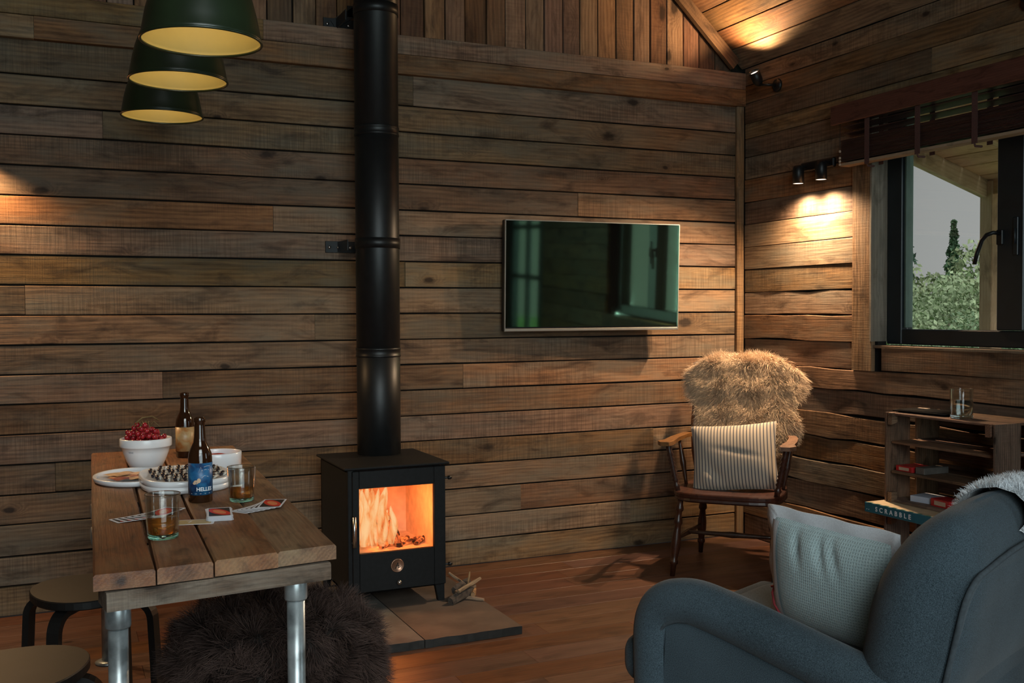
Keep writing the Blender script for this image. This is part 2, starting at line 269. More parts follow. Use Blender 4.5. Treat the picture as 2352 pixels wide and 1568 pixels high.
# ------------------------------------------------------------------ mesh helpers
class MB:
    def __init__(s): s.v = []; s.f = []; s.mi = []; s.sm = []; s.mats = []
    def slot(s, m):
        if m not in s.mats: s.mats.append(m)
        return s.mats.index(m)
    def add(s, vs, fs, m=None, smooth=False):
        b = len(s.v); s.v += [tuple(p) for p in vs]; k = s.slot(m) if m else 0
        for q in fs: s.f.append(tuple(b + i for i in q)); s.mi.append(k); s.sm.append(smooth)
        return s
    def box(s, c, d, m=None, bev=0.0, rot=None):
        hx, hy, hz = d[0] / 2, d[1] / 2, d[2] / 2; e = min(bev, hx * .9, hy * .9, hz * .9)
        if e <= 0:
            vs = [Vector((x, y, z)) for z in (-hz, hz) for y in (-hy, hy) for x in (-hx, hx)]
            fs = [(0, 2, 3, 1), (4, 5, 7, 6), (0, 1, 5, 4), (2, 6, 7, 3), (0, 4, 6, 2), (1, 3, 7, 5)]
        else:  # chamfered box: 24 corners
            vs = []; idx = {}
            for sx in (-1, 1):
                for sy in (-1, 1):
                    for sz in (-1, 1):
                        for ax in range(3):
                            p = [sx * (hx - e), sy * (hy - e), sz * (hz - e)]; p[ax] = (sx * hx, sy * hy, sz * hz)[ax]
                            idx[(sx, sy, sz, ax)] = len(vs); vs.append(Vector(p))
            fs = []
            for ax in range(3):
                o1, o2 = [a for a in range(3) if a != ax]
                for sg in (-1, 1):
                    q = []
                    for a, b_ in ((-1, -1), (1, -1), (1, 1), (-1, 1)):
                        k = [0, 0, 0]; k[ax] = sg; k[o1] = a; k[o2] = b_; q.append(idx[(*k, ax)])
                    fs.append(tuple(q))
            for ax in range(3):
                o1, o2 = [a for a in range(3) if a != ax]
                for a in (-1, 1):
                    for b_ in (-1, 1):
                        k0 = [0, 0, 0]; k0[o1] = a; k0[o2] = b_; k1 = list(k0); k0[ax] = -1; k1[ax] = 1
                        fs.append((idx[(*k0, o1)], idx[(*k1, o1)], idx[(*k1, o2)], idx[(*k0, o2)]))
            for sx in (-1, 1):
                for sy in (-1, 1):
                    for sz in (-1, 1): fs.append(tuple(idx[(sx, sy, sz, a)] for a in range(3)))
        if rot is not None: vs = [rot @ p for p in vs]
        c = Vector(c); return s.add([p + c for p in vs], fs, m)
    def tube(s, path, rad, seg=12, m=None, cap=True, flat=1.0):
        P = [Vector(p) for p in path]; n = len(P); R = rad if hasattr(rad, '__len__') else [rad] * n
        vs = []; fs = []; prev = None
        for i in range(n):
            t = (P[min(i + 1, n - 1)] - P[max(i - 1, 0)]).normalized()
            if prev is None:
                a = Vector((0, 0, 1)) if abs(t.z) < 0.9 else Vector((1, 0, 0)); nn = t.cross(a).normalized()
            else: nn = (prev - t * prev.dot(t)).normalized()
            prev = nn; bb = t.cross(nn)
            for k in range(seg):
                an = 2 * PI * k / seg; vs.append(P[i] + (nn * math.cos(an) + bb * math.sin(an) * flat) * R[i])
        for i in range(n - 1):
            for k in range(seg):
                k2 = (k + 1) % seg; fs.append((i * seg + k, i * seg + k2, (i + 1) * seg + k2, (i + 1) * seg + k))
        s.add(vs, fs, m, True)
        if cap:
            b = len(s.v) - len(vs); s.f.append(tuple(b + k for k in reversed(range(seg)))); s.f.append(tuple(b + (n - 1) * seg + k for k in range(seg)))
            s.mi += [s.slot(m) if m else 0] * 2; s.sm += [False] * 2
        return s
    def lathe(s, prof, seg=32, c=(0, 0, 0), m=None, axis=(0, 0, 1), closed=False):
        q = Vector((0, 0, 1)).rotation_difference(Vector(axis).normalized()); c = Vector(c); vs = []; fs = []; n = len(prof)
        for rr, z in prof:
            for k in range(seg):
                a = 2 * PI * k / seg; vs.append(q @ Vector((rr * math.cos(a), rr * math.sin(a), z)) + c)
        for i in range(n - 1 + (1 if closed else 0)):
            j = (i + 1) % n
            for k in range(seg):
                k2 = (k + 1) % seg; fs.append((i * seg + k, i * seg + k2, j * seg + k2, j * seg + k))
        return s.add(vs, fs, m, True)
    def rbox(s, c, d, rad, m=None, n=8, deform=None, rot=None):
        """soft rounded block; rad = corner radius or (rx,ry,rz)"""
        rx, ry, rz = rad if hasattr(rad, '__len__') else (rad,) * 3
        h = [d[0] / 2, d[1] / 2, d[2] / 2]; R = [min(rx, h[0]), min(ry, h[1]), min(rz, h[2])]
        key = {}; vs = []; fs = []
        def pt(i, j, k):
            kk = (i, j, k)
            if kk in key: return key[kk]
            g = [(2 * t / n - 1) for t in (i, j, k)]
            p = [g[a] * h[a] for a in range(3)]; inn = [max(-(h[a] - R[a]), min(h[a] - R[a], p[a])) for a in range(3)]
            dd = [(p[a] - inn[a]) / R[a] if R[a] > 0 else 0 for a in range(3)]; L = math.sqrt(sum(x * x for x in dd))
            mx = max(abs(x) for x in dd)
            if L > 1e-6: q = [inn[a] + dd[a] / L * R[a] * (mx if mx < 1 else 1) for a in range(3)]
            else: q = p
            q = Vector(q)
            if deform: q = Vector(deform(q))
            if rot is not None: q = rot @ q
            key[kk] = len(vs); vs.append(q + Vector(c)); return key[kk]
        for a in range(n):
            for b_ in range(n):
                fs.append((pt(a, b_, 0), pt(a, b_ + 1, 0), pt(a + 1, b_ + 1, 0), pt(a + 1, b_, 0)))
                fs.append((pt(a, b_, n), pt(a + 1, b_, n), pt(a + 1, b_ + 1, n), pt(a, b_ + 1, n)))
                fs.append((pt(a, 0, b_), pt(a + 1, 0, b_), pt(a + 1, 0, b_ + 1), pt(a, 0, b_ + 1)))
                fs.append((pt(a, n, b_), pt(a, n, b_ + 1), pt(a + 1, n, b_ + 1), pt(a + 1, n, b_)))
                fs.append((pt(0, a, b_), pt(0, a, b_ + 1), pt(0, a + 1, b_ + 1), pt(0, a + 1, b_)))
                fs.append((pt(n, a, b_), pt(n, a + 1, b_), pt(n, a + 1, b_ + 1), pt(n, a, b_ + 1)))
        return s.add(vs, fs, m, True)
    def prism(s, poly, z0, z1, m=None):
        n = len(poly); vs = [(x, y, z0) for x, y in poly] + [(x, y, z1) for x, y in poly]
        fs = [tuple(reversed(range(n))), tuple(range(n, 2 * n))] + [(i, (i + 1) % n, n + (i + 1) % n, n + i) for i in range(n)]
        return s.add(vs, fs, m)
    def build(s, name, m, parent=None, loc=None, rot=None):
        me = bpy.data.meshes.new(name); me.from_pydata(s.v, [], s.f); ms = s.mats or [m]
        for x in (ms if s.mats else [m]): me.materials.append(x)
        me.polygons.foreach_set('material_index', s.mi); me.polygons.foreach_set('use_smooth', s.sm); me.update()
        o = bpy.data.objects.new(name, me); COL.objects.link(o)
        if parent: o.parent = parent
        if loc is not None: o.location = loc
        if rot is not None: o.rotation_euler = rot
        return o
def tag(o, label=None, cat=None, group=None, kind=None):
    if label: o['label'] = label
    if cat: o['category'] = cat
    if group: o['group'] = group
    if kind: o['kind'] = kind
    return o
def empty(name, loc=(0, 0, 0), rz=0.0, label=None, cat=None, group=None, kind=None, rot=None):
    o = bpy.data.objects.new(name, None); COL.objects.link(o); o.location = loc; o.rotation_euler = rot or (0, 0, rz)
    o.empty_display_size = 0.05
    return tag(o, label, cat, group, kind)
def copy_tree(o, parent=None):
    c = o.copy(); COL.objects.link(c); c.parent = parent
    for ch in list(o.children): copy_tree(ch, c)
    return c
def frame_axes(x, y):
    x = Vector(x).normalized(); y = Vector(y); y = (y - x * x.dot(y)).normalized(); z = x.cross(y)
    return Matrix((x, y, z)).transposed()
def plank(parent, center, xd, yd, L, W, T, m, name='plank', bev=0.002, jit=0.0013, seg=None, skew=(0, 0)):
    """board with its own axes: local X length, local Y width, front face at local z=0 (towards the room)"""
    seg = seg or max(1, min(10, int(L / 0.3))); vs = []; fs = []
    for i in range(seg + 1):
        t = i / seg; x = (t - 0.5) * L
        a = -W / 2 + random.uniform(-jit, jit); b_ = W / 2 + random.uniform(-jit, jit); zz = random.uniform(-jit, jit) * 0.6
        xs0 = x; 
        for yy, z in ((a, -T), (a, zz - bev), (a + bev, zz), (b_ - bev, zz), (b_, zz - bev), (b_, -T)):
            xx = xs0 + ((yy / W) * skew[0] if i == 0 else ((yy / W) * skew[1] if i == seg else 0)); vs.append((xx, yy, z))
    for i in range(seg):
        for k in range(6):
            k2 = (k + 1) % 6; fs.append((i * 6 + k, (i + 1) * 6 + k, (i + 1) * 6 + k2, i * 6 + k2))
    fs.append(tuple(range(6))); fs.append(tuple(seg * 6 + k for k in reversed(range(6))))
    mb = MB(); mb.add(vs, fs); o = mb.build(name, m, parent)
    o.matrix_local = Matrix.Translation(center) @ frame_axes(xd, yd).to_4x4()
    return o

# =================================================================== SETTING
WX, WY = -6.2, -5.5
EAVE, SL = 2.504, 0.93
RIDX = -3.1; RIDZ = EAVE - SL * RIDX
# ---- back wall
wb = empty('wall_back', kind='structure', label='horizontal reclaimed timber board wall behind the television')
MB().box((-3.1, 0.055, 1.25), (6.4, 0.06, 2.5)).build('lining', MT['backing'], wb)
ZB = [0.0, 0.121, 0.241, 0.369, 0.487, 0.608, 0.729, 0.849, 0.968, 1.086, 1.206, 1.327, 1.448, 1.567, 1.685, 1.806, 1.926, 2.045, 2.165, 2.32]
joints = {1: [-0.70], 2: [-1.32], 4: [-0.56, -3.4], 7: [-1.62, -2.98], 9: [-2.33], 11: [-1.905, -4.4], 12: [-4.9], 13: [-2.51], 16: [-3.2], 18: [-1.86], 5: [-3.9], 10: [-3.5], 15: [-4.2], 14: [-1.0]}
for i in range(len(ZB) - 1):
    z0, z1 = ZB[i], ZB[i + 1]; xs = [WX] + sorted(joints.get(i, [])) + [-0.045]
    for a, b_ in zip(xs[:-1], xs[1:]):
        plank(wb, ((a + b_) / 2, random.uniform(-0.002, 0.002), (z0 + z1) / 2), (1, 0, 0), (0, 0, 1), b_ - a - 0.0015, z1 - z0 - 0.0065, 0.02, MT['wall'])
# beam across the wall, two boards and a soffit
bm_ = empty('trim_1', kind='structure', label='boxed timber beam across the wall under the gable')
for a, b_ in ((WX, -3.45), (-3.45, -0.0)):
    plank(bm_, ((a + b_) / 2, -0.034, 2.3475), (1, 0, 0), (0, 0, 1), b_ - a - .001, 0.088, 0.034, MT['wall'])
for a, b_ in ((WX, -2.55), (-2.55, -0.0)):
    plank(bm_, ((a + b_) / 2, -0.034, 2.4365), (1, 0, 0), (0, 0, 1), b_ - a - .001, 0.086, 0.034, MT['wall'])
# corner post
cp = empty('trim_2', kind='structure', label='narrow square corner post between the two timber walls')
plank(cp, (-0.024, -0.024, 1.151), (0, 0, 1), (-1, 0, 0), 2.302, 0.044, 0.02, MT['wall'], 'post', bev=0.004)
# gable of upright boards
gb = empty('wall_gable', kind='structure', label='upright reclaimed boards filling the gable above the beam')
MB().add([(WX, 0.03, 2.3), (0, 0.03, 2.3), (0, 0.03, EAVE), (RIDX, 0.03, RIDZ), (WX, 0.03, EAVE), (WX, 0.09, 2.3), (0, 0.09, 2.3), (0, 0.09, EAVE), (RIDX, 0.09, RIDZ), (WX, 0.09, EAVE)],
         [(0, 1, 2, 3, 4), (9, 8, 7, 6, 5), (0, 5, 6, 1), (1, 6, 7, 2), (2, 7, 8, 3), (3, 8, 9, 4), (4, 9, 5, 0)]).build('lining', MT['backing'], gb)
gx = [-0.07, -0.175, -0.276, -0.376, -0.478, -0.578, -0.676, -0.778, -0.883, -0.985, -1.079, -1.182, -1.283, -1.392, -1.49, -1.599, -1.7, -1.802, -1.918]
while gx[-1] > WX + 0.15: gx.append(gx[-1] - random.uniform(0.095, 0.118))
def roofz(x): return EAVE - SL * x if x > RIDX else RIDZ - SL * (RIDX - x)
for a, b_ in zip(gx[:-1], gx[1:]):
    top = min(roofz(a), roofz(b_)) + 0.02; z0 = 2.47; xc = (a + b_) / 2; W_ = a - b_ - 0.006
    if top - z0 < 0.05: continue
    dz = roofz(b_) - roofz(a)
    plank(gb, (xc, random.uniform(-0.003, 0.003), (z0 + top) / 2), (0, 0, 1), (-1, 0, 0), top - z0, W_, 0.02, MT['gable'], seg=2)
# verge trims along the slope
vt = empty('trim_3', kind='structure', label='sloping verge board where gable meets ceiling')
dv = Vector((-1, 0, SL)).normalized(); nv = Vector((SL, 0, 1)).normalized()
plank(vt, Vector((-0.02, -0.032, EAVE)) + dv * 2.25 - nv * 0.036, dv, nv, 4.4, 0.062, 0.03, MT['gable'], 'board')
dv2 = Vector((1, 0, SL)).normalized(); nv2 = Vector((-SL, 0, 1)).normalized()
plank(vt, Vector((WX + 0.02, -0.032, EAVE)) + dv2 * 2.25 - nv2 * 0.036, dv2, nv2, 4.4, 0.062, 0.03, MT['gable'], 'board')
# ---- ceiling
ce = empty('ceiling', kind='structure', label='sloping ceiling of long boards running away from the gable')
n_dn = Vector((-SL, 0, -1)).normalized()
pitchc = 0.129; s0 = 0.0
rows = int((Vector((RIDX, 0, RIDZ)) - Vector((0, 0, EAVE))).length / pitchc) + 1
rest = MB()
for i in range(rows):
    c = Vector((0, 0, EAVE)) + dv * (pitchc * (i + 0.5))
    if i < 13:
        cut = random.choice([-2.9, -3.6, -2.2]); 
        for a, b_ in ((0.0, cut), (cut, WY)):
            plank(ce, c + Vector((0, (a + b_) / 2, 0)), (0, -1, 0), dv, abs(b_ - a) - 0.002, pitchc - 0.005, 0.02, MT['ceil'])
    else:
        R_ = frame_axes((0, -1, 0), dv); rest.box(c + Vector((0, WY / 2, 0)) - n_dn * 0.01, (-WY, pitchc - 0.005, 0.02), rot=R_)
    c2 = Vector((WX, 0, EAVE)) + dv2 * (pitchc * (i + 0.5)); R_ = frame_axes((0, 1, 0), dv2)
    rest.box(c2 + Vector((0, WY / 2, 0)) + Vector((-SL, 0, 1)).normalized() * 0.01, (-WY, pitchc - 0.005, 0.02), rot=R_)
tag(rest.build('upper_boards', MT['ceil'], ce), kind='stuff')
rl = MB()
for s_, p0 in ((dv, Vector((0, 0, EAVE))), (dv2, Vector((WX, 0, EAVE)))):
    up = Vector((SL, 0, 1)).normalized() if s_ is dv else Vector((-SL, 0, 1)).normalized()
    rl.box(p0 + s_ * 2.12 + up * 0.055 + Vector((0, WY / 2, 0)), (4.5, -WY + .2, 0.06), rot=frame_axes(s_, (0, 1, 0)))
rl.build('lining', MT['backing'], ce)

# ---- right wall with window and glazed door
wr = empty('wall_right', kind='structure', label='horizontal reclaimed timber board wall around the window')
ZR = [0.0, 0.12, 0.237, 0.37, 0.482, 0.60, 0.719, 0.835, 0.938, 1.063, 1.192, 1.311, 1.433, 1.552, 1.673, 1.791, 1.911, 2.03, 2.13, 2.21, 2.317, 2.41, 2.504]
WIN = (-0.975, -2.26, 1.053, 2.16)        # y0,y1,z0,z1
DOOR = (-3.72, -4.70, 0.0, 2.10)
def rlining(mb, y0, y1, z0, z1): mb.box((0.05, (y0 + y1) / 2, (z0 + z1) / 2), (0.05, abs(y1 - y0), z1 - z0))
lm = MB()
rlining(lm, 0.08, WIN[0], -0.05, EAVE + .05); rlining(lm, WIN[0], WIN[1], -0.05, WIN[2]); rlining(lm, WIN[0], WIN[1], WIN[3], EAVE + .05)
rlining(lm, WIN[1], DOOR[0], -0.05, EAVE + .05); rlining(lm, DOOR[0], DOOR[1], DOOR[3], EAVE + .05); rlining(lm, DOOR[1], WY, -0.05, EAVE + .05)
lm.build('lining', MT['backing'], wr)
cuts = {0: [-2.4], 2: [-3.0], 4: [-2.0], 6: [-2.7], 7: [-1.9], 20: [-2.2], 19: [-1.3], 21: [-3.1]}
for i in range(len(ZR) - 1):
    z0, z1 = ZR[i], ZR[i + 1]; zc = (z0 + z1) / 2
    spans = [(-0.026, WY)]
    if z0 < DOOR[3]: spans = [(-0.026, DOOR[0] + 0.03), (DOOR[1] - 0.03, WY)]
    out = []
    for a, b_ in spans:
        if zc > 0.93 and zc < WIN[3] - 0.03 and a > -1:
            out += [(a, -0.853), (WIN[1] - 0.02, b_)]
        else: out.append((a, b_))
    for a, b_ in out:
        ys = [a] + [c for c in cuts.get(i, []) if b_ < c < a] + [b_]
        for p, q in zip(ys[:-1], ys[1:]):
            rough_ = i < 8 and i != 0 or i in (9, 10)
            plank(wr, (-random.uniform(-0.002, 0.002) - (0.006 if rough_ and i % 2 else 0), (p + q) / 2, zc), (0, -1, 0), (0, 0, 1), p - q - 0.002, z1 - z0 - (0.003 if not rough_ else 0.007), 0.022, MT['wall'], jit=0.006 if rough_ else 0.0018, seg=max(2, int((p - q) / 0.16)) if rough_ else None)
tr = empty('trim_4', kind='structure', label='upright board casing at the corner side of the window')
plank(tr, (-0.016, -0.915, 1.55), (0, 0, 1), (0, 1, 0), 1.23, 0.128, 0.02, MT['wall'], 'board')
plank(tr, (-0.008, -1.68, 0.996), (0, -1, 0), (0, 0, 1), 1.30, 0.11, 0.03, MT['wall'], 'apron_board')
plank(tr, (0.03, -0.979, 1.62), (0, 0, 1), (-1, 0, 0), 1.10, 0.10, 0.012, MT['reveal'], 'reveal_board')
plank(tr, (0.05, -1.62, 1.053), (0, -1, 0), (1, 0, 0), 1.29, 0.12, 0.012, MT['wall'], 'sill_board')
# window
w1 = empty('window_1', kind='structure', label='dark framed casement window with a lever handle')
fx = 0.105
fr_ = MB(); y0, y1, z0, z1 = WIN[0], WIN[1], WIN[2] + .005, WIN[3]
for c, d in (((fx, y0 - 0.05, (z0 + z1) / 2), (0.07, 0.09, z1 - z0)), ((fx, y1 + 0.05, (z0 + z1) / 2), (0.07, 0.09, z1 - z0)),
             ((fx, (y0 + y1) / 2, z0 + 0.034), (0.07, abs(y1 - y0) - .19, 0.068)), ((fx, (y0 + y1) / 2, z1 - 0.035), (0.07, abs(y1 - y0) - .19, 0.07)),
             ((fx - .005, -1.645, (z0 + z1) / 2), (0.08, 0.125, z1 - z0 - .14))):
    fr_.box(c, d, bev=0.004)
fr_.build('window_frame', MT['frame'], w1)
se = MB()
for k in range(3): se.box((fx + 0.006 - 0.010 * k, -1.0735 - 0.007 * k + 0.006, (z0 + z1) / 2), (0.05 - 0.014 * k, 0.008, z1 - z0 - 0.15), bev=0.001)
se.build('sash_edge', MT['seal'], w1)
MB().box((fx, (-1.07 - 1.59) / 2, (z0 + z1) / 2), (0.006, 0.52, z1 - z0 - 0.13)).build('pane', MT['pane'], w1)
MB().box((fx, (-1.70 - 2.17) / 2, (z0 + z1) / 2), (0.006, 0.46, z1 - z0 - 0.13)).build('pane', MT['pane'], w1)
hd = MB(); hd.box((0.058, -1.600, 1.50), (0.012, 0.03, 0.06), bev=0.003)
hd.tube([(0.056, -1.600, 1.515), (0.025, -1.596, 1.518), (0.018, -1.570, 1.510), (0.015, -1.550, 1.490), (0.010, -1.532, 1.44), (0.006, -1.522, 1.395)], [0.008, 0.008, 0.009, 0.009, 0.009, 0.0085], 10)
hd.build('handle', MT['black'], w1)
kc = MB(); kc.box((0.056, -1.675, 1.50), (0.006, 0.022, 0.15), bev=0.002); kc.tube([(0.050, -1.675, 1.47), (0.050, -1.675, 1.53)], 0.004, 8)
kc.build('latch_plate', MT['frame'], w1)
# glazed door further along the wall
d1 = empty('door_1', kind='structure', label='dark glazed side door with glazing bars')
df = MB(); yc = (DOOR[0] + DOOR[1]) / 2; hw = abs(DOOR[1] - DOOR[0]) / 2
for c, d in (((0.04, DOOR[0] - 0.06, 1.05), (0.06, 0.12, 2.1)), ((0.04, DOOR[1] + 0.06, 1.05), (0.06, 0.12, 2.1)), ((0.04, yc, 0.12), (0.06, 0.74, 0.24)), ((0.04, yc, 2.04), (0.06, 0.74, 0.12)), ((0.04, yc, 1.1), (0.04, 0.05, 1.8)),
             ((0.04, yc, 0.75), (0.04, 0.74, 0.04)), ((0.04, yc, 1.25), (0.04, 0.74, 0.04)), ((0.04, yc, 1.7), (0.04, 0.74, 0.04))):
    df.box(c, d, bev=0.003)
df.build('door_frame', MT['frame'], d1); MB().box((0.045, yc, 1.1), (0.006, 0.74, 1.8)).build('pane', MT['pane'], d1)
# ---- left wall and rear wall (behind the camera)
wl = empty('wall_left', kind='structure', label='timber board wall on the table side of the room')
mb = MB(); ln = MB(); ln.box((WX - 0.05, WY / 2, 1.25), (0.05, -WY + .2, 2.65))
for i in range(20): mb.box((WX - 0.01, WY / 2, 0.0605 + 0.1205 * i), (0.02, -WY, 0.115), bev=0.003)
tag(mb.build('board_cladding', MT['wall'], wl), kind='stuff'); ln.build('lining', MT['backing'], wl)
wf = empty('wall_front', kind='structure', label='timber wall behind the viewer with wide glazing')
mb = MB(); ln = MB(); GX = (-4.3, -1.9)
for i in range(42):
    zc = 0.0605 + 0.1205 * i
    xr = -0.0 if zc < EAVE else -(zc - EAVE) / SL; xl = WX - xr
    if xr - xl < 0.2: break
    for a, b_ in (((xl, GX[0]), (GX[1], xr)) if zc < 3.6 else ((xl, xr),)):
        if b_ - a > 0.05: mb.box(((a + b_) / 2, WY - 0.01, zc), (b_ - a, 0.02, 0.115), bev=0.003); ln.box(((a + b_) / 2, WY - 0.05, zc), (b_ - a + .02, 0.05, 0.125))
tag(mb.build('board_cladding', MT['wall'], wf), kind='stuff'); ln.build('lining', MT['backing'], wf)
w2 = empty('window_2', kind='structure', label='unseen wide glazed opening behind the viewer, shaped to admit daylight')  # unseen glazing, made tall so daylight reaches the tabletop
mb = MB()
for x in (-4.26, -3.7, -3.1, -2.5, -1.94): mb.box((x, WY - 0.04, 1.80), (0.07, 0.07, 3.60), bev=0.004)
for z in (0.04, 2.32, 3.56): mb.box((-3.1, WY - 0.04, z), (2.4, 0.07, 0.07), bev=0.004)
mb.build('window_frame', MT['frame'], w2); MB().box((-3.1, WY - 0.04, 1.80), (2.3, 0.006, 3.5)).build('pane', MT['pane'], w2)
# ---- floor
fl = empty('floor', kind='structure', label='reddish oiled wooden plank floor')
MB().box((-3.1, WY / 2, -0.05), (6.5, -WY + .2, 0.06)).build('lining', MT['backing'], fl)
PW = 0.138; rest = MB(); yk = 0.0; k = 0
while yk > WY:
    a = yk; b_ = max(yk - PW, WY)
    if yk > -3.7:
        xs = [WX]; x = WX + random.uniform(0.5, 1.6)
        while x < -0.35: xs.append(x); x += random.uniform(0.9, 1.9)
        xs.append(0.0)
        for p, q in zip(xs[:-1], xs[1:]):
            plank(fl, ((p + q) / 2, (a + b_) / 2, 0), (1, 0, 0), (0, 1, 0), q - p - 0.0012, PW - 0.0012, 0.02, MT['floor'], bev=0.001, jit=0.0)
    else: rest.box((-3.1, (a + b_) / 2, -0.01), (6.2, abs(a - b_) - 0.001, 0.02), bev=0.001)
    yk = b_; k += 1
tag(rest.build('planks_behind', MT['floor'], fl), kind='stuff')

# =================================================================== OUTSIDE
gr = MB(); NG = 60; vs = []
def gh(x, y):
    d = math.hypot(x - 0, y + 2); t = max(0, min(1, (d - 7) / 18)); return -0.35 - 4.2 * t * t * (3 - 2 * t) + (0.2 * math.sin(x * .4) * math.cos(y * .3) if d > 9 else 0)
for i in range(NG + 1):
    for j in range(NG + 1):
        x = -80 + 160 * i / NG; y = -80 + 160 * j / NG; vs.append((x, y, gh(x, y)))
gr.add(vs, [(i * (NG + 1) + j, (i + 1) * (NG + 1) + j, (i + 1) * (NG + 1) + j + 1, i * (NG + 1) + j + 1) for i in range(NG) for j in range(NG)], None, True)
tag(gr.build('ground', MT['grass']), 'green meadow falling away outside the cabin', kind='structure')
def leaf_cloud(n, fn, size):
    c = fn(n); nrm = rng.normal(size=(n, 3)); nrm /= np.linalg.norm(nrm, axis=1)[:, None]
    a = np.cross(nrm, rng.normal(size=(n, 3))); a /= np.linalg.norm(a, axis=1)[:, None]; b_ = np.cross(nrm, a)
    s = size * rng.uniform(0.5, 1.4, (n, 1)); V = np.stack([c - a * s, c + b_ * s * .5, c + a * s, c - b_ * s * .5], 1).reshape(-1, 3)
    return V
def quads(name, V, m, parent, cols=None, smooth=False):
    n = len(V) // 4; me = bpy.data.meshes.new(name); me.vertices.add(len(V)); me.vertices.foreach_set('co', np.ascontiguousarray(V, dtype=np.float32).ravel())
    me.loops.add(n * 4); me.loops.foreach_set('vertex_index', np.arange(n * 4, dtype=np.int32)); me.polygons.add(n)
    me.polygons.foreach_set('loop_start', np.arange(0, n * 4, 4, dtype=np.int32)); me.update(calc_edges=True)
    me.materials.append(m)
    if cols is not None:
        a = me.color_attributes.new('tint', 'FLOAT_COLOR', 'POINT'); a.data.foreach_set('color', np.ascontiguousarray(cols, dtype=np.float32).ravel())
    o = bpy.data.objects.new(name, me); COL.objects.link(o); o.parent = parent; return o
def conifer(x, y, h, R, m, label, group=None):
    e = empty('conifer_tree', (x, y, gh(x, y)), 0, label, 'tree', group)
    MB().tube([(0, 0, 0), (0, 0, h * .95)], [h * .02, 0.01], 8).build('trunk', MT['trunk'], e)
    def fn(n):
        t = rng.uniform(0.06, 1, n) ** 0.8; tier = np.clip(t + 0.012 * np.sin(t * 90), 0, 0.995); ph = rng.uniform(0, 2 * PI, n)
        lob = (0.75 + 0.25 * np.sin(ph * 5 + tier * 60)) * (0.72 + 0.28 * np.sin(t * 100)); rr = R * (1 - tier) * lob * rng.uniform(0.15, 1.15, n) ** .5 + .02
        return np.stack([rr * np.cos(ph), rr * np.sin(ph), h * tier + h * .02 - rr * .28], 1)
    tag(quads('foliage', leaf_cloud(11000, fn, h * .010), m, e), kind='stuff')
def bush(x, y, h, R, m, label, group=None, n=17000):
    e = empty('leafy_tree', (x, y, gh(x, y)), 0, label, 'tree', group)
    MB().tube([(0, 0, 0), (0.1, 0, h * .5), (0.15, .1, h * .8)], [h * .025, h * .015, 0.01], 8).build('trunk', MT['trunk'], e)
    cen = np.stack([rng.normal(0, R * .45, 26), rng.normal(0, R * .45, 26), h * rng.uniform(.25, .9, 26)], 1)
    def fn(k):
        i = rng.integers(0, 26, k); d = rng.normal(size=(k, 3)); d /= np.linalg.norm(d, axis=1)[:, None]
        return cen[i] + d * R * .36 * rng.uniform(.6, 1.05, (k, 1))
    tag(quads('foliage', leaf_cloud(n, fn, h * .0125), m, e), kind='stuff')
conifer(20.6, 19.6, 10.00, 1.8, MT['con'], 'tall dark pointed conifer, highest treetop seen through the window', None)
conifer(15.6, 19.4, 8.78, 1.6, MT['con'], 'dark conifer top beside the window frame on the corner side')
conifer(25.6, 22.0, 8.89, 1.7, MT['con2'], 'light green conifer standing just behind the tallest tree', None)
conifer(25.5, 18.6, 8.67, 1.7, MT['con2'], 'thin spired conifer seen beside the porch post')
bush(11.9, 9.6, 4.30, 1.9, MT['bushA'], 'pale green leafy tree low in the window pane')
bush(18.5, 22.5, 8.15, 2.4, MT['bushC'], 'mid green leafy tree behind the gap beside the tallest conifer')
bush(22.3, 15.9, 7.81, 2.5, MT['bushB'], 'olive green leafy tree close to the porch post')
bush(15.6, 13.5, 6.50, 2.5, MT['bushB'], 'olive green bushy tree at the middle of the window view')
bush(9.6, 6.4, 2.42, 1.4, MT['bushC'], 'low mid green bush at the bottom of the window view')
bush(11.8, 14.6, 6.61, 2.3, MT['bushA'], 'pale green leafy tree beside the window frame on the corner side')
# porch
po = empty('porch', (0, 0, 0), 0, 'pale pine porch roof on a square post outside the window', 'porch')
def pbox(name, c, d, rotm=None):
    """box whose own X axis is its longest side"""
    mb = MB(); mb.box((0, 0, 0), d, bev=0.004); o = mb.build(name, MT['pine'], po); o.matrix_local = Matrix.Translation(c) @ (rotm or Matrix.Identity(3)).to_4x4(); return o
up = frame_axes((0, 0, 1), (0, 1, 0)); sl = Vector((1, 0, -0.30)).normalized(); Rr = frame_axes(sl, (0, 1, 0))
pbox('post', (1.545, -0.277, 0.80), (2.3, 0.085, 0.09), up)
pbox('post', (1.545, -2.0, 0.80), (2.3, 0.085, 0.09), up)
for y in (-0.262, -0.85, -1.43, -2.0): pbox('rafter', Vector((0.95, y, 2.075)), (1.75, 0.045, 0.10), Rr)
pbox('beam', (1.545, -1.14, 1.93), (1.85, 0.07, 0.12), frame_axes((0, 1, 0), (-1, 0, 0)))
for k in range(13):
    s_ = -0.86 + 0.145 * k; pbox('roof_board', Vector((0.95, -1.14, 2.135)) + sl * s_, (1.90, 0.14, 0.018), frame_axes((0, 1, 0), -sl))
MT['deck'] = plain('bounce_paving', (0.55, 0.50, 0.44), 0.8, 0, 0.15, 6)  # pale slab added to bounce light up under the porch roof
tag(MB().box((3.2, -2.6, -0.20), (6.0, 7.0, 0.12)).build('paving', MT['deck']), 'pale paving added to bounce light under the porch roof', kind='structure')
mb = MB(); mb.tube([(1.3, -0.05, 2.02), (1.5, -0.29, 1.99)], 0.004, 6); mb.build('tie_cord', MT['cord'], po)

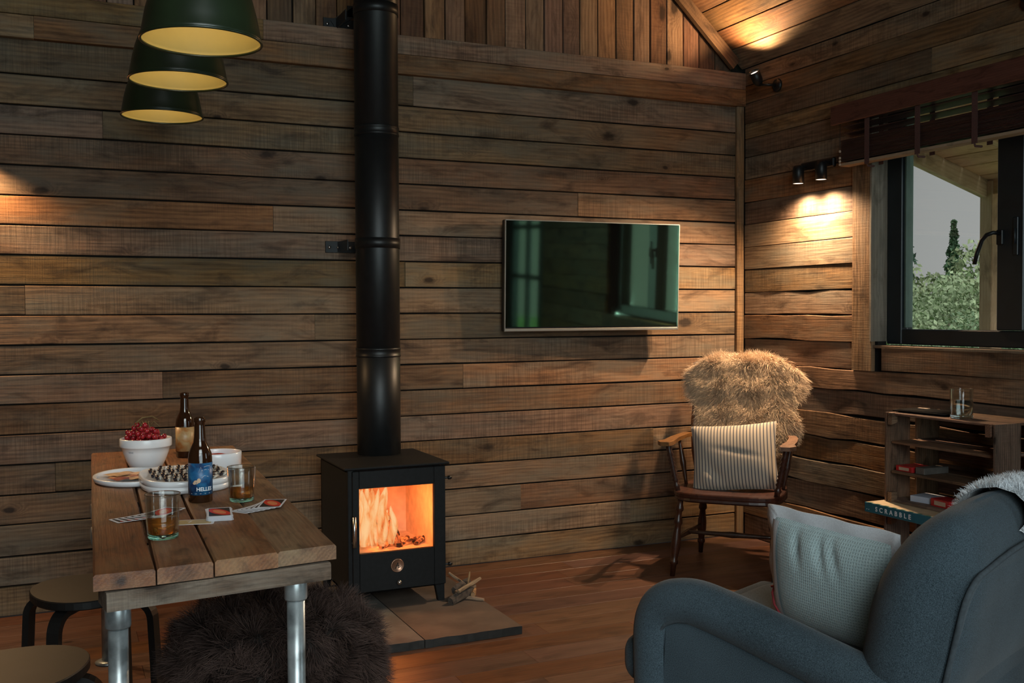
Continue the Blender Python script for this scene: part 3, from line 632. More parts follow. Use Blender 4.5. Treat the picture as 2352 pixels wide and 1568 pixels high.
# =================================================================== TABLE
T = 0.72
tb = empty('dining_table', (-3.07, -1.56, 0), 0, 'narrow rustic plank-topped dining table on worn painted pipe legs', 'table')
def tl(x, y, z): return (x + 3.07, y + 1.56, z)
fxs = [(-3.346, -2.487), (-3.231, -2.484), (-3.122, -2.470), (-2.990, -2.446), (-2.864, -2.424)]
bxs = [(-3.290, -0.657), (-3.170, -0.655), (-3.052, -0.660), (-2.921, -0.663), (-2.792, -0.665)]
for i in range(4):
    a, b_, c, d = Vector((*fxs[i], 0)), Vector((*fxs[i + 1], 0)), Vector((*bxs[i + 1], 0)), Vector((*bxs[i], 0))
    fm = (a + b_) / 2; bmid = (c + d) / 2; L = (bmid - fm).length; Wd = (b_ - a).length * 0.985 - 0.0035
    o = plank(tb, Vector(tl(*((fm + bmid) / 2)[:2], T)), (bmid - fm), (-1, 0, 0), L, Wd, 0.031, MT['table'], 'tabletop_plank', bev=0.004, jit=0.002, skew=(-(b_.y - a.y), 0))
ang = math.atan2(fxs[4][1] - fxs[0][1], fxs[4][0] - fxs[0][0])
for (px, py, L, an) in ((-3.105, -2.425, 0.445, ang), (-3.04, -0.75, 0.45, 0.0), (-3.07, -1.56, 0.44, 0.03)):
    plank(tb, Vector(tl(px, py, T - 0.034)), (math.cos(an), math.sin(an), 0), (-math.sin(an), math.cos(an), 0), L, 0.085, 0.036, MT['batten'], 'batten', bev=0.004)
def tleg(x, y):
    e = MB(); e.tube([(x, y, 0.0), (x, y, 0.64)], 0.0190, 20); o = e.build('leg', MT['galv'], tb)
    c = MB(); c.lathe([(0.0, 0.0), (0.0230, 0.0), (0.0245, 0.003), (0.0245, 0.038), (0.023, 0.042), (0.021, 0.043), (0.021, 0.052), (0.0, 0.052)], 24, (x, y, T - 0.070 - 0.050)); c.build('collar', MT['galv'], o)
    ft = MB(); ft.lathe([(0.0, 0.0), (0.04, 0.0), (0.042, 0.006), (0.03, 0.012), (0.0, 0.012)], 24, (x, y, 0.0)); ft.build('foot_flange', MT['galv'], o)
for x, y in ((-3.297, -2.425), (-2.940, -2.375), (-3.245, -0.75), (-2.84, -0.75)): tleg(*tl(x, y, 0)[:2])
for y in (-1.66, -1.98): MB().rbox(tl(-3.338 + (y + 2.48) * 0.031, y, T - 0.028), (0.016, 0.11, 0.030), 0.007, n=6).build('edge_bracket', MT['galv'], tb)

# ---- things on the table
def bottle(x, y, rz, label, lab_mat, h=0.22, cap=False):
    e = empty('beer_bottle', (x, y, T), rz, label, 'bottle'); k = h / 0.22
    prof = [(0.0, 0.001), (0.026, 0.0), (0.030, 0.004), (0.030, 0.115), (0.0285, 0.128), (0.023, 0.142), (0.0165, 0.156), (0.0145, 0.170), (0.0130, 0.2), (0.0130, 0.206), (0.0148, 0.208), (0.0148, 0.2185), (0.0135, 0.22), (0.0105, 0.22), (0.0100, 0.20), (0.0, 0.2)]
    MB().lathe([(a * k, b_ * k) for a, b_ in prof], 36).build('glass_body', MT['bottle'], e)
    MB().lathe([(0.0302 * k, 0.022 * k), (0.0306 * k, 0.022 * k), (0.0306 * k, 0.104 * k), (0.0302 * k, 0.104 * k)], 36).build('label', lab_mat, e)
    return e
def label_mat(name, a, b_, c, dots):
    m, nt, b0 = mat(name); tc = nd(nt, 'TexCoord'); n = nd(nt, 'TexNoise', {'Vector': tc.outputs['Object'], 'Scale': 28.0, 'Detail': 4.0, 'Distortion': 1.0})
    nt.links.new(ramp(nt, n.outputs[0], [(0.36, a), (0.52, b_), (0.66, c)]), b0.inputs['Base Color']); b0.inputs['Roughness'].default_value = 0.4; return m
MT['lblue'] = label_mat('blue_paper_label', (0.01, 0.03, 0.10), (0.015, 0.11, 0.26), (0.03, 0.17, 0.34), 0)
MT['ltan'] = label_mat('tan_paper_label', (0.42, 0.16, 0.04), (0.46, 0.29, 0.13), (0.52, 0.38, 0.19), 0)
MT['ink'] = plain('white_print', (0.75, 0.78, 0.8), 0.6)
MT['inkgrey'] = plain('grey_print', (0.35, 0.37, 0.42), 0.6)
MT['inkwarm'] = plain('warm_print', (0.6, 0.42, 0.28), 0.6)
def text_on_cyl(s, size, R, z0, ang0, m, parent, name='lettering'):
    cu = bpy.data.curves.new(name, 'FONT'); cu.body = s; cu.size = size; cu.align_x = 'CENTER'; cu.offset = size * 0.025; cu.resolution_u = 2
    o = bpy.data.objects.new(name, cu); COL.objects.link(o); bpy.context.view_layer.update()
    me = bpy.data.meshes.new_from_object(o); bpy.data.objects.remove(o)
    for v in me.vertices:
        a = ang0 + v.co.x / R; v.co = Vector((R * math.cos(a), R * math.sin(a), z0 + v.co.y))
    me.materials.append(m); t = bpy.data.objects.new(name, me); COL.objects.link(t); t.parent = parent; return t
def camang(x, y): return math.atan2(-4.54 - y, -3.407 - x)
bb = bottle(-3.059, -1.792, 0, 'brown beer bottle with blue label, nearest the card piles', MT['lblue'])
ca = camang(-3.059, -1.792)
lab = [c for c in bb.children if c.name.startswith('label')][0]
text_on_cyl('HELLES', 0.0135, 0.0310, 0.033, ca + 0.35, MT['ink'], lab)
# stylised cloud-and-peak print on the label
art = MB()
def arc_patch(R, a0, a1, z0, z1, m, n=6):
    vs = []; 
    for i in range(n + 1):
        a = a0 + (a1 - a0) * i / n; vs += [(R * math.cos(a), R * math.sin(a), z0), (R * math.cos(a), R * math.sin(a), z1)]
    art.add(vs, [(2 * i, 2 * i + 2, 2 * i + 3, 2 * i + 1) for i in range(n)], m)
arc_patch(0.0309, ca - 1.2, ca + 1.2, 0.0255, 0.0267, MT['inkgrey'])
def blob(a0, z0_, ra_, rz_, m):
    n = 12; art.add([(0.03095 * math.cos(a0 + ra_ * math.cos(t)), 0.03095 * math.sin(a0 + ra_ * math.cos(t)), z0_ + rz_ * math.sin(t)) for t in [2 * PI * i / n for i in range(n)]], [tuple(range(n))], m)
for a0, z_, ra_, rz_ in ((-.35, .056, .22, .005), (-.12, .060, .16, .006), (-.5, .053, .15, .0035)): blob(ca + a0, z_, ra_, rz_, MT['inkwarm'])
def arcline(pts):
    for (a0, z0_), (a1, z1_) in zip(pts[:-1], pts[1:]):
        art.add([(0.03095 * math.cos(a), 0.03095 * math.sin(a), z) for a, z in ((ca + a0, z0_), (ca + a1, z1_), (ca + a1, z1_ + .0014), (ca + a0, z0_ + .0014))], [(0, 1, 2, 3)], MT['inkgrey'])
arcline([(-.15, .080), (.05, .094), (.2, .082)]); arcline([(.05, .084), (.4, .087), (.75, .086)]); arcline([(.3, .094), (.6, .096), (.9, .095)]); arcline([(.1, .066), (.35, .072), (.7, .068)])
art.build('label_print', MT['ink'], lab)
bottle(-2.995, -0.898, 0, 'brown beer bottle with tan label behind the fruit bowl', MT['ltan'])

def bowl_rim(name, loc, R, h, label, rr, cat='bowl', base=0.55, rimh=None):
    e = empty(name, loc, 0, label, cat); rimh = rimh or h * 0.28
    prof = [(0.0, 0.0), (R * base, 0.0), (R * (base + .06), h * .03), (R * .76, h * .28), (R * .88, h * .55), (R * .93, h - rimh), (R * .985, h - rimh + .001), (R, h - rimh + .004), (R, h - .003), (R * .985, h), (R * .92, h), (R * .905, h - .004), (R * .84, h * .5), (R * .7, h * .22), (R * .45, h * .09), (0.0, h * .07)]
    MB().lathe(prof, 48).build('bowl_body', MT['ceram'], e); return e
B1 = (-3.138, -1.113)
b1 = bowl_rim('mixing_bowl', (*B1, T), 0.0785, 0.097, 'white mixing bowl heaped with red grapes', 1)
mk = MB(); ca1 = camang(*B1) - 0.78
for k in range(7):
    a = ca1 + 0.035 * k; hh = 0.0042 if k % 3 else 0.0055
    mk.add([(0.0712 * math.cos(a), 0.0712 * math.sin(a), 0.056), (0.0712 * math.cos(a + .02), 0.0712 * math.sin(a + .02), 0.056), (0.0722 * math.cos(a + .02), 0.0722 * math.sin(a + .02), 0.056 + hh), (0.0722 * math.cos(a), 0.0722 * math.sin(a), 0.056 + hh)], [(0, 1, 2, 3)])
mk.build('maker_mark', MT['inkgrey'], b1)
MT['grape'] = plain('red_grape_skin', (0.26, 0.012, 0.018), 0.28, 0, 0.5, 25, spec=0.5)
MT['stem'] = plain('grape_stem', (0.16, 0.11, 0.04), 0.8, 0, 0.3, 60)
# a bunch of grapes: each grape a part
gb_ = empty('grape_bunch', (*B1, T + 0.05), 0, 'bunch of red grapes on stems heaped in the white mixing bowl', 'grapes')
g0 = None
def uvs(R, seg=10, rings=7):
    return MB().lathe([(R * math.sin(PI * i / rings), -R * math.cos(PI * i / rings) * 1.12) for i in range(rings + 1)], seg)
placed = []
tries = 0
while len(placed) < 105 and tries < 4000:
    tries += 1; a = random.uniform(0, 2 * PI); q = 0.060 * math.sqrt(random.random()); x, y = q * math.cos(a), q * math.sin(a)
    hmax = 0.100 * (1 - (q / 0.085) ** 2) + 0.012 * math.sin(3 * a); z = random.uniform(0.005, max(0.012, hmax))
    if all((x - p[0]) ** 2 + (y - p[1]) ** 2 + (z - p[2]) ** 2 > 0.0125 ** 2 for p in placed): placed.append((x, y, z))
for i, p_ in enumerate(placed):
    if g0 is None: g0 = uvs(0.0078).build('grape', MT['grape'], gb_); o = g0
    else: o = g0.copy(); COL.objects.link(o)
    o.location = p_; o.rotation_euler = (random.uniform(-.6, .6), random.uniform(-.6, .6), 0)
st = MB()
for k in range(9):
    a = k * 0.7; rr = 0.018 + 0.004 * k; st.tube([(0, 0, 0.065), (rr * .6 * math.cos(a), rr * .6 * math.sin(a), 0.100), (rr * math.cos(a), rr * math.sin(a), 0.084)], 0.0013, 5)
st.tube([(-.03, -.02, 0.098), (-.01, -.01, 0.112), (0.02, 0.0, 0.114), (0.04, 0.01, 0.100)], 0.002, 6)
st.build('stems', MT['stem'], gb_)
# low white ramekin with red dip
B2 = (-2.935, -1.215)
b2 = empty('serving_dish', (*B2, T), 0, 'small white straight-sided dish holding red dip', 'dish')
MB().lathe([(0, 0), (0.070, 0), (0.0745, 0.004), (0.076, 0.040), (0.076, 0.052), (0.0745, 0.0535), (0.070, 0.0535), (0.0685, 0.051), (0.068, 0.012), (0, 0.010)], 48).build('dish_body', MT['ceram'], b2)
MT['dip'] = plain('red_dip', (0.42, 0.03, 0.015), 0.4, 0, 0.4, 60, bmp=0.3)
dm = MB(); dm.lathe([(0, 0.047), (0.02, 0.046), (0.045, 0.040), (0.067, 0.030)], 30); tag(dm.build('dip', MT['dip'], b2), kind='stuff')
# flat oval tray with cured meat
PL1 = (-3.192, -1.345)
def oval(e, a, b_, h, rz=0.0):
    seg = 56; vs = []; fs = []; prof = [(0.0, 0.0), (0.90, 0.0), (0.97, 0.25), (1.0, 0.85), (0.99, 1.0), (0.93, 1.0), (0.91, 0.8), (0.89, 0.45), (0.0, 0.42)]
    for rr, z in prof:
        for k in range(seg):
            t = 2 * PI * k / seg; vs.append((a * rr * math.cos(t), b_ * rr * math.sin(t), h * z))
    for i in range(len(prof) - 1):
        for k in range(seg):
            k2 = (k + 1) % seg; fs.append((i * seg + k, i * seg + k2, (i + 1) * seg + k2, (i + 1) * seg + k))
    MB().add(vs, fs, None, True).build('plate_body', MT['ceram'], e)
p1 = empty('meat_plate', (*PL1, T), 0.04, 'flat white round-edged plate laid with sliced cured meat', 'plate'); oval(p1, 0.112, 0.150, 0.017)
MT['ham'] = plain('cured_meat', (0.50, 0.20, 0.10), 0.45, 0, 0.45, 35, bmp=0.2)
MT['ham2'] = plain('pale_cured_meat', (0.62, 0.40, 0.22), 0.45, 0, 0.35, 30, bmp=0.2)
MT['ham3'] = plain('dark_red_meat', (0.26, 0.03, 0.02), 0.45, 0, 0.35, 30)
for k in range(11):
    a = k * 2.4; q = 0.018 + 0.0048 * k; cx, cy = q * math.cos(a) * 0.85, q * math.sin(a) * 1.15; n = 10; vs = []
    ca_, sa_ = math.cos(a * 1.7), math.sin(a * 1.7)
    for i in range(n + 1):
        for j in range(5):
            uu = (i / n - .5) * 0.080; vv = (j / 4 - .5) * 0.050; zz = 0.0095 + 0.0006 * k + 0.004 * abs(math.sin(uu * 70 + k)) * (1 - abs(vv) * 20 * .5)
            vs.append((cx + uu * ca_ - vv * sa_, cy + uu * sa_ + vv * ca_, zz))
    mb = MB(); mb.add(vs, [(i * 5 + j, (i + 1) * 5 + j, (i + 1) * 5 + j + 1, i * 5 + j + 1) for i in range(n) for j in range(4)], None, True)
    tag(mb.build('meat_slice', (MT['ham'], MT['ham2'], MT['ham2'], MT['ham3'])[k % 4 if k < 8 else 1]), 'thin folded slice of cured meat on the flat white plate', 'food', 'cured meat slices on the plate').location = (PL1[0], PL1[1], T)
# stacked white platter with dark striped pieces
PL2 = (-3.065, -1.505)
p2 = empty('platter', (*PL2, T), 0.02, 'deep white oval platter covered in rows of dark striped fish pieces', 'platter')
def ov2(a, b_, h, z0, seg=56):
    vs = []; fs = []; prof = [(0.0, 0.0), (0.93, 0.0), (0.99, 0.12), (1.0, 0.5), (0.985, 0.52), (1.0, 0.55), (1.0, 0.95), (0.985, 1.0), (0.95, 1.0), (0.93, 0.93), (0.0, 0.90)]
    for rr, z in prof:
        for k in range(seg):
            t = 2 * PI * k / seg; c_, s_ = math.cos(t), math.sin(t); ex = 0.75
            vs.append((a * rr * math.copysign(abs(c_) ** ex, c_), b_ * rr * math.copysign(abs(s_) ** ex, s_), z0 + h * z))
    for i in range(len(prof) - 1):
        for k in range(seg):
            k2 = (k + 1) % seg; fs.append((i * seg + k, i * seg + k2, (i + 1) * seg + k2, (i + 1) * seg + k))
    return MB().add(vs, fs, None, True)
ov2(0.122, 0.165, 0.036, 0.0).build('platter_body', MT['ceram'], p2)
MT['fish'] = plain('dark_fish_skin', (0.018, 0.014, 0.022), 0.3, 0, 0.5, 60, spec=0.6)
MT['fishw'] = plain('silver_fish_skin', (0.55, 0.53, 0.48), 0.3, 0, 0.3, 60)
proto = None; idx = 0
ORD = ['first', 'second', 'third', 'fourth', 'fifth', 'sixth', 'seventh', 'eighth', 'ninth']
for row in range(6):
    cols_ = [q for q in range(8) if ((-0.088 + 0.025 * q + (0.006 if row % 2 else 0)) / 0.112) ** 2 + ((-0.115 + 0.044 * row) / 0.150) ** 2 <= 0.93]
    for q in range(8):
        x = -0.088 + 0.025 * q + (0.006 if row % 2 else 0); y = -0.115 + 0.044 * row
        if (x / 0.112) ** 2 + (y / 0.150) ** 2 > 0.93: continue
        if proto is None:
            proto = empty('fish_piece', (0, 0, 0), 0, 'small dark-skinned silver fish piece in the rows on the white platter', 'food', 'fish pieces on the platter')
            path = [(-.011, -.018, 0.004), (-.005, -.008, 0.007), (0.003, 0.004, 0.0075), (0.010, 0.018, 0.004)]
            mb = MB(); mb.tube(path, [0.003, 0.0055, 0.0055, 0.0025], 8); mb.build('skin', MT['fish'], proto)
            mb = MB(); mb.tube([(a + .008, b_ - .003, c - .001) for a, b_, c in path], [0.002, 0.0042, 0.0042, 0.002], 8); mb.build('silver_belly', MT['fishw'], proto)
            o = proto
        else: o = copy_tree(proto)
        o['label'] = 'fish piece %s from the stove side in the %s row from the near platter edge' % (ORD[len(cols_) - 1 - cols_.index(q)], ORD[row])
        o.location = (PL2[0] + x, PL2[1] + y, T + 0.033); o.rotation_euler = (0, 0, 0.3 + random.uniform(-.25, .25))
# tumblers
def tumbler(x, y, z, label, R=0.036, h=0.092, liquid=None, lh=0.4, base_m=None, straight=False):
    e = empty('tumbler', (x, y, z), 0, label, 'glass'); r0 = R * (0.86 if not straight else 0.97)
    rad = lambda t: r0 + (R - r0) * t
    MB().lathe([(r0 * .2, 0.0035), (r0 * .9, 0.0), (r0, 0.003), (rad(.2), h * .2), (R, h - .001), (R - .0008, h), (R - .0018, h), (R - .0022, h - .001), (rad(.2) - .002, h * .2), (r0 - .002, h * .12)], 40).build('glass_wall', MT['thinwall'], e)
    MB().lathe([(0.0, 0.004), (r0 * .3, 0.0025), (r0 * .88, 0.0006), (r0 * .985, 0.003), (r0 * .985, h * .105), (r0 * .94, h * .125), (0.0, h * .10)], 40).build('glass_base', base_m or MT['tumblerbase'], e)
    rim = MB(); rim.tube([(R * math.cos(t) - .001 * math.cos(t), (R - .001) * math.sin(t), h) for t in [2 * PI * i / 40 for i in range(41)]], 0.0011, 6, cap=False); rim.build('rim', MT['tumbler'], e)
    if liquid:
        MB().lathe([(0, h * .125), (r0 * .93, h * .13), (rad(lh) - .0028, h * lh), (0, h * lh)], 40).build('drink', liquid, e)
    return e
tumbler(-3.191, -2.203, T, 'glass tumbler of amber drink nearest the table end', 0.0378, 0.097, MT['amber'], 0.46)
tumbler(-2.960, -1.825, T, 'glass tumbler of amber drink beside the white platter', 0.0365, 0.090, MT['amber'], 0.42)
# playing cards
MT['card'] = plain('card_white', (0.72, 0.72, 0.76), 0.45)
def cardmat(name, c1, c2):
    m, nt, b = mat(name); tc = nd(nt, 'TexCoord'); s = nd(nt, 'SeparateXYZ', {0: tc.outputs['Object']})
    # oval of orange and red on a dark ground
    q = math_(nt, 'ADD', math_(nt, 'POWER', math_(nt, 'MULTIPLY', math_(nt, 'ADD', s.outputs[0], math_(nt, 'MULTIPLY', s.outputs[1], 0.35)), 1 / 0.020), 2.0), math_(nt, 'POWER', math_(nt, 'MULTIPLY', s.outputs[1], 1 / 0.044), 2.0))
    c = ramp(nt, q, [(0.0, c2), (0.30, c2), (0.36, c1), (0.98, c1), (1.0, (0.015, 0.013, 0.014))], 'CONSTANT')
    nt.links.new(c, b.inputs['Base Color']); b.inputs['Roughness'].default_value = 0.35; return m
MT['cback'] = cardmat('card_red_oval', (0.70, 0.04, 0.02), (0.80, 0.26, 0.10))
MT['cyel'] = plain('card_yellow', (0.55, 0.40, 0.18), 0.4)
def card(x, y, z, rz, label, group, face=None, tilt=0.0):
    e = empty('playing_card', (x, y, z), rz, label, 'card', group, rot=(0, tilt, rz))
    pr = []; W_, H_, rr = 0.029, 0.056, 0.004
    for cx, cy, a0 in ((W_ - rr, H_ - rr, 0), (-W_ + rr, H_ - rr, 90), (-W_ + rr, -H_ + rr, 180), (W_ - rr, -H_ + rr, 270)):
        for k in range(4): a = math.radians(a0 + 30 * k); pr.append((cx + rr * math.cos(a), cy + rr * math.sin(a)))
    MB().prism(pr, 0, 0.0004).build('card_stock', MT['card'], e)
    MB().prism([(a * 0.84, b_ * 0.88) for a, b_ in pr], 0.0004, 0.0006).build('printed_face', face or MT['cback'], e); return e
for k in range(14):
    lastc = card(-3.045 + 0.0007 * math.sin(k * 2), -2.018 + 0.0008 * math.cos(k * 3), T + 0.0009 + 0.00085 * k, -0.12 + 0.05 * math.sin(k * 1.7), 'card under the topmost one in the squared pile beside the blue-labelled bottle', 'cards in the squared draw pile')
lastc['label'] = 'topmost card of the squared pile beside the blue-labelled bottle, red oval showing'
for k in range(7):
    lastc = card(-2.952 + 0.0085 * k, -1.952 + 0.004 * k, T + 0.0009 + 0.0009 * k, -0.95 + 0.10 * k, 'card tucked under the uppermost one of the fan near the stove-side table edge', 'cards in the stove-side fan')
lastc['label'] = 'uppermost card of the loose fan near the stove-side table edge, red oval showing'
for k in range(6):
    lastc = card(-3.228 + 0.013 * k, -1.950 + 0.006 * k, T + 0.0009 + 0.0009 * k, -1.25 + 0.12 * k, 'card tucked under the uppermost one of the fan behind the nearest tumbler', 'cards in the fan behind the tumbler')
lastc['label'] = 'uppermost card of the loose fan behind the nearest tumbler'
yc_ = card(-3.118, -2.058, T + 0.0009, 1.35, 'single tan-faced card lying right beside the nearest tumbler', None, MT['cyel'])
text = bpy.data.curves.new('numeral', 'FONT'); text.body = '7'; text.size = 0.03; text.align_x = 'CENTER'; text.align_y = 'CENTER'
to = bpy.data.objects.new('numeral', text); COL.objects.link(to); bpy.context.view_layer.update()
tm = bpy.data.meshes.new_from_object(to); bpy.data.objects.remove(to); tm.materials.append(MT['card']); to = bpy.data.objects.new('numeral', tm); COL.objects.link(to); to.parent = yc_; to.location = (0, 0, 0.0008); to.rotation_euler = (0, 0, -1.4)

# =================================================================== PENDANTS
pend = [(-3.065, -1.969, 1.861), (-3.049, -1.336, 1.900), (-3.028, -0.631, 1.921)]
pl = ['dark green dome pendant lamp nearest the viewer over the table', 'dark green dome pendant lamp, middle of the three over the table', 'dark green dome pendant lamp furthest back over the table']
def pendant():
    e = empty('pendant_lamp')
    o_ = [(0.140, 0.0), (0.1425, 0.004), (0.140, 0.010), (0.1355, 0.035), (0.130, 0.065), (0.121, 0.100), (0.108, 0.135), (0.088, 0.165), (0.060, 0.187), (0.030, 0.197), (0.0, 0.199)]
    MB().lathe(o_, 64).build('lamp_shade', MT['shade'], e)
    MB().lathe([(max(0, a - 0.003), b_ - (0.001 if b_ > .1 else 0) + .001) for a, b_ in o_[:-1]] + [(0.0, 0.194)], 64).build('shade_lining', MT['gold'], e)
    rim = MB(); rim.tube([(0.1405 * math.cos(t), 0.1405 * math.sin(t), 0.001) for t in [2 * PI * i / 64 for i in range(65)]], 0.0035, 8, cap=False); rim.build('rim', MT['shade'], e)
    MB().lathe([(0, 0.195), (0.028, 0.196), (0.028, 0.225), (0.02, 0.24), (0.006, 0.245), (0.0, 0.245)], 24).build('cap', MT['black'], e)
    bl = MB(); bl.lathe([(0, 0.10), (0.012, 0.102), (0.022, 0.115), (0.024, 0.13), (0.016, 0.155), (0.012, 0.17), (0.012, 0.195), (0, 0.195)], 20); bl.build('bulb', MT['ceram'], e)
    return e
p0 = pendant()
for i, P in enumerate(pend):
    o = p0 if i == 0 else copy_tree(p0); o.location = P; tag(o, pl[i], 'lamp', 'pendant lamps over the dining table')
    top = roofz(P[0]) - P[2] - 0.01
    mb = MB(); mb.tube([(0, 0, 0.24), (0, 0, top)], 0.003, 6); mb.build('cord', MT['cord'], o)
    mb = MB(); mb.lathe([(0, top), (0.05, top), (0.05, top - .02), (0, top - .025)], 24); mb.build('ceiling_rose', MT['black'], o)
    light('pendant_glow', 'POINT', (P[0], P[1], P[2] + 0.082), 0.34, (1.0, 0.84, 0.52), size=0.02)

# =================================================================== STOVE
H = 0.03
he = empty('hearth', (-2.145, -0.57, 0), 0, 'low stone hearth slab under the black stove', 'hearth')
def slabm(x0, x1, m):
    n = 14; fr = [(x0 + (x1 - x0) * i / n, -0.50 + random.uniform(-.004, .004)) for i in range(n + 1)]
    poly = fr + [(x1, 0.50), (x0, 0.50)]; mb = MB(); mb.prism(poly, 0.0, H, MT['slabedge']); mb.mats.append(m); mb.mi[1] = 1; mb.build('stone_slab', m, he)
slabm(-0.335, -0.052, MT['slate2']); slabm(-0.048, 0.337, MT['slate'])
sv = empty('wood_stove', (-2.152, -0.42, H), 0, 'matt black wood-burning stove with a bright fire behind its glass', 'stove')
# stove local: front at y=-0.21 (world -0.63), back +0.24
X0, X1, YF, YB = -0.202, 0.204, -0.205, 0.235
zb, zt = 0.062, 0.562
def gl(x, z): return (x + 2.152, z - H)
gx0, gx1 = -2.311 + 2.152, -1.999 + 2.152; gz0, gz1 = 0.258 - H, 0.516 - H
body = MB()
body.box(((X0 + X1) / 2, YB - 0.006, (zb + zt) / 2), (X1 - X0, 0.012, zt - zb), bev=0.002)
body.box((X0 + 0.006, (YF + YB) / 2 + .01, (zb + zt) / 2), (0.012, YB - YF - .02, zt - zb), bev=0.002)
body.box((X1 - 0.006, (YF + YB) / 2 + .01, (zb + zt) / 2), (0.012, YB - YF - .02, zt - zb), bev=0.002)
body.box(((X0 + X1) / 2, (YF + YB) / 2 + .01, zb + 0.006), (X1 - X0, YB - YF - .02, 0.012), bev=0.002)
body.box(((X0 + X1) / 2, (YF + YB) / 2 + .01, zt - 0.006), (X1 - X0, YB - YF - .02, 0.012), bev=0.002)
body.box(((X0 + X1) / 2, YF + 0.03, (zb + gz0 - .03) / 2), (X1 - X0 - .03, 0.02, gz0 - .03 - zb), bev=0.002)
body.box((X0 + 0.012, YF + 0.012, (zb + zt) / 2), (0.024, 0.02, zt - zb), bev=0.002)
body.box((X1 - 0.008, YF + 0.016, (zb + zt) / 2), (0.016, 0.012, zt - zb), bev=0.002)
body.build('body', MT['stove'], sv)
MB().box(((X0 + X1) / 2, (YF + YB) / 2, zt + 0.005), (X1 - X0 + 0.034, YB - YF + 0.024, 0.010), bev=0.003).build('top_plate', MT['stove'], sv)
door = MB(); dz0, dz1 = zb + 0.012, zt - 0.006; dy = YF; dx0, dx1 = X0 + 0.016, X1 - 0.002
door.box(((dx0 + gx0) / 2, dy, (dz0 + dz1) / 2), (gx0 - dx0, 0.020, dz1 - dz0), bev=0.002)
door.box(((dx1 + gx1) / 2, dy, (dz0 + dz1) / 2), (dx1 - gx1, 0.020, dz1 - dz0), bev=0.002)
door.box(((gx0 + gx1) / 2, dy, (dz1 + gz1) / 2), (gx1 - gx0, 0.020, dz1 - gz1), bev=0.002)
door.box(((gx0 + gx1) / 2, dy, (dz0 + gz0) / 2), (gx1 - gx0, 0.020, gz0 - dz0), bev=0.002)
dr = door.build('door', MT['stove'], sv)
MB().box(((gx0 + gx1) / 2, dy + 0.004, (gz0 + gz1) / 2), (gx1 - gx0, 0.004, gz1 - gz0)).build('stove_pane', MT['stoveglass'], dr)
hn = MB(); hx = gx0 - 0.026
hn.tube([(hx, dy - 0.030, 0.262), (hx, dy - 0.030, 0.382)], 0.007, 14); hn.tube([(hx, dy, 0.275), (hx, dy - 0.03, 0.275)], 0.004, 8); hn.tube([(hx, dy, 0.37), (hx, dy - 0.03, 0.37)], 0.004, 8)
tag(hn.build('handle', MT['steel'], dr), 'bright steel bar handle')
for z in (0.505, 0.150):
    hg = MB(); hg.tube([(X1 - .01, dy + 0.0, z), (X1 + 0.030, dy + 0.0, z)], 0.0045, 10); hg.tube([(X1 + 0.014, dy, z), (X1 + 0.026, dy, z)], 0.008, 10); hg.build('hinge', MT['black'], dr)
dxc, dzc = -2.158 + 2.152, 0.196 - H
dk = MB(); dk.lathe([(0, 0), (0.0275, 0), (0.0275, 0.004), (0.026, 0.007), (0.024, 0.0072), (0.0235, 0.006), (0, 0.006)], 36, (dxc, dy - 0.010, dzc + .004), axis=(0, -1, 0))
dd = dk.build('air_disc', MT['bronze'], dr)
lg = MB()
for (a, b_, c, d) in ((-0.010, -0.012, 0.002, 0.012), (0.002, 0.012, 0.004, -0.010), (-0.006, 0.0, 0.008, 0.0), (0.004, -0.010, 0.012, -0.004)):
    lg.tube([(dxc + a, dy - 0.0168, dzc + .004 + b_), (dxc + c, dy - 0.0168, dzc + .004 + d)], 0.0013, 5)
lg.build('disc_emblem', MT['black'], dd)
MB().lathe([(0, 0), (0.004, 0), (0.004, 0.010), (0.009, 0.012), (0.010, 0.018), (0.008, 0.024), (0, 0.026)], 20, (dxc + .004, dy - 0.008, dzc - 0.062), axis=(0, -1, 0)).build('air_knob', MT['steel'], sv)
for x, s in ((X0 + 0.022, 1), (X1 - 0.022, -1)):
    for y in (YF + 0.02, YB - 0.02):
        w0 = 0.020; poly = [(x - w0, zb + .01), (x + w0, zb + .01), (x + w0 * (.3 if s > 0 else 1), 0.0), (x - w0 * (1 if s > 0 else .3), 0.0)]
        mb = MB(); mb.add([(a, y - .012, b_) for a, b_ in poly] + [(a, y + .012, b_) for a, b_ in poly], [(0, 3, 2, 1), (4, 5, 6, 7), (0, 1, 5, 4), (1, 2, 6, 5), (2, 3, 7, 6), (3, 0, 4, 7)]); mb.build('leg', MT['stove'], sv)
fb = MB()  # firebox lining
fb.box((0, YB - 0.03, 0.36), (0.38, 0.02, 0.36)); fb.box((X0 + .022, 0.02, 0.36), (0.02, 0.40, 0.36)); fb.box((X1 - .026, 0.02, 0.36), (0.02, 0.40, 0.36)); fb.box((0, 0.02, 0.205), (0.38, 0.40, 0.02))
fb.build('firebox_lining', MT['brickfire'], sv)
MB().box((0, 0.06, 0.495), (0.37, 0.30, 0.012), rot=Matrix.Rotation(-0.25, 3, 'X')).build('baffle', MT['brickfire'], sv)
MB().box((0.02, YB - 0.045, 0.455), (0.30, 0.008, 0.028)).build('air_slot', MT['black'], sv)
for k in range(12):
    x = random.uniform(-0.15, 0.06); y = random.uniform(-0.13, 0.06); a = random.uniform(-0.5, 0.5); el = random.uniform(0.2, 1.2); L = random.uniform(.06, .11)
    d = Vector((math.cos(el) * math.sin(a * 3), math.cos(el) * math.cos(a * 3) * .4, math.sin(el))) * L / 2; c = Vector((x, y, 0.245 + .02 * (k % 4)))
    mb = MB(); mb.tube([c - d, c + d * .2, c + d], [0.015, 0.017, 0.006], 7); mb.build('burning_log', MT['log'], sv)
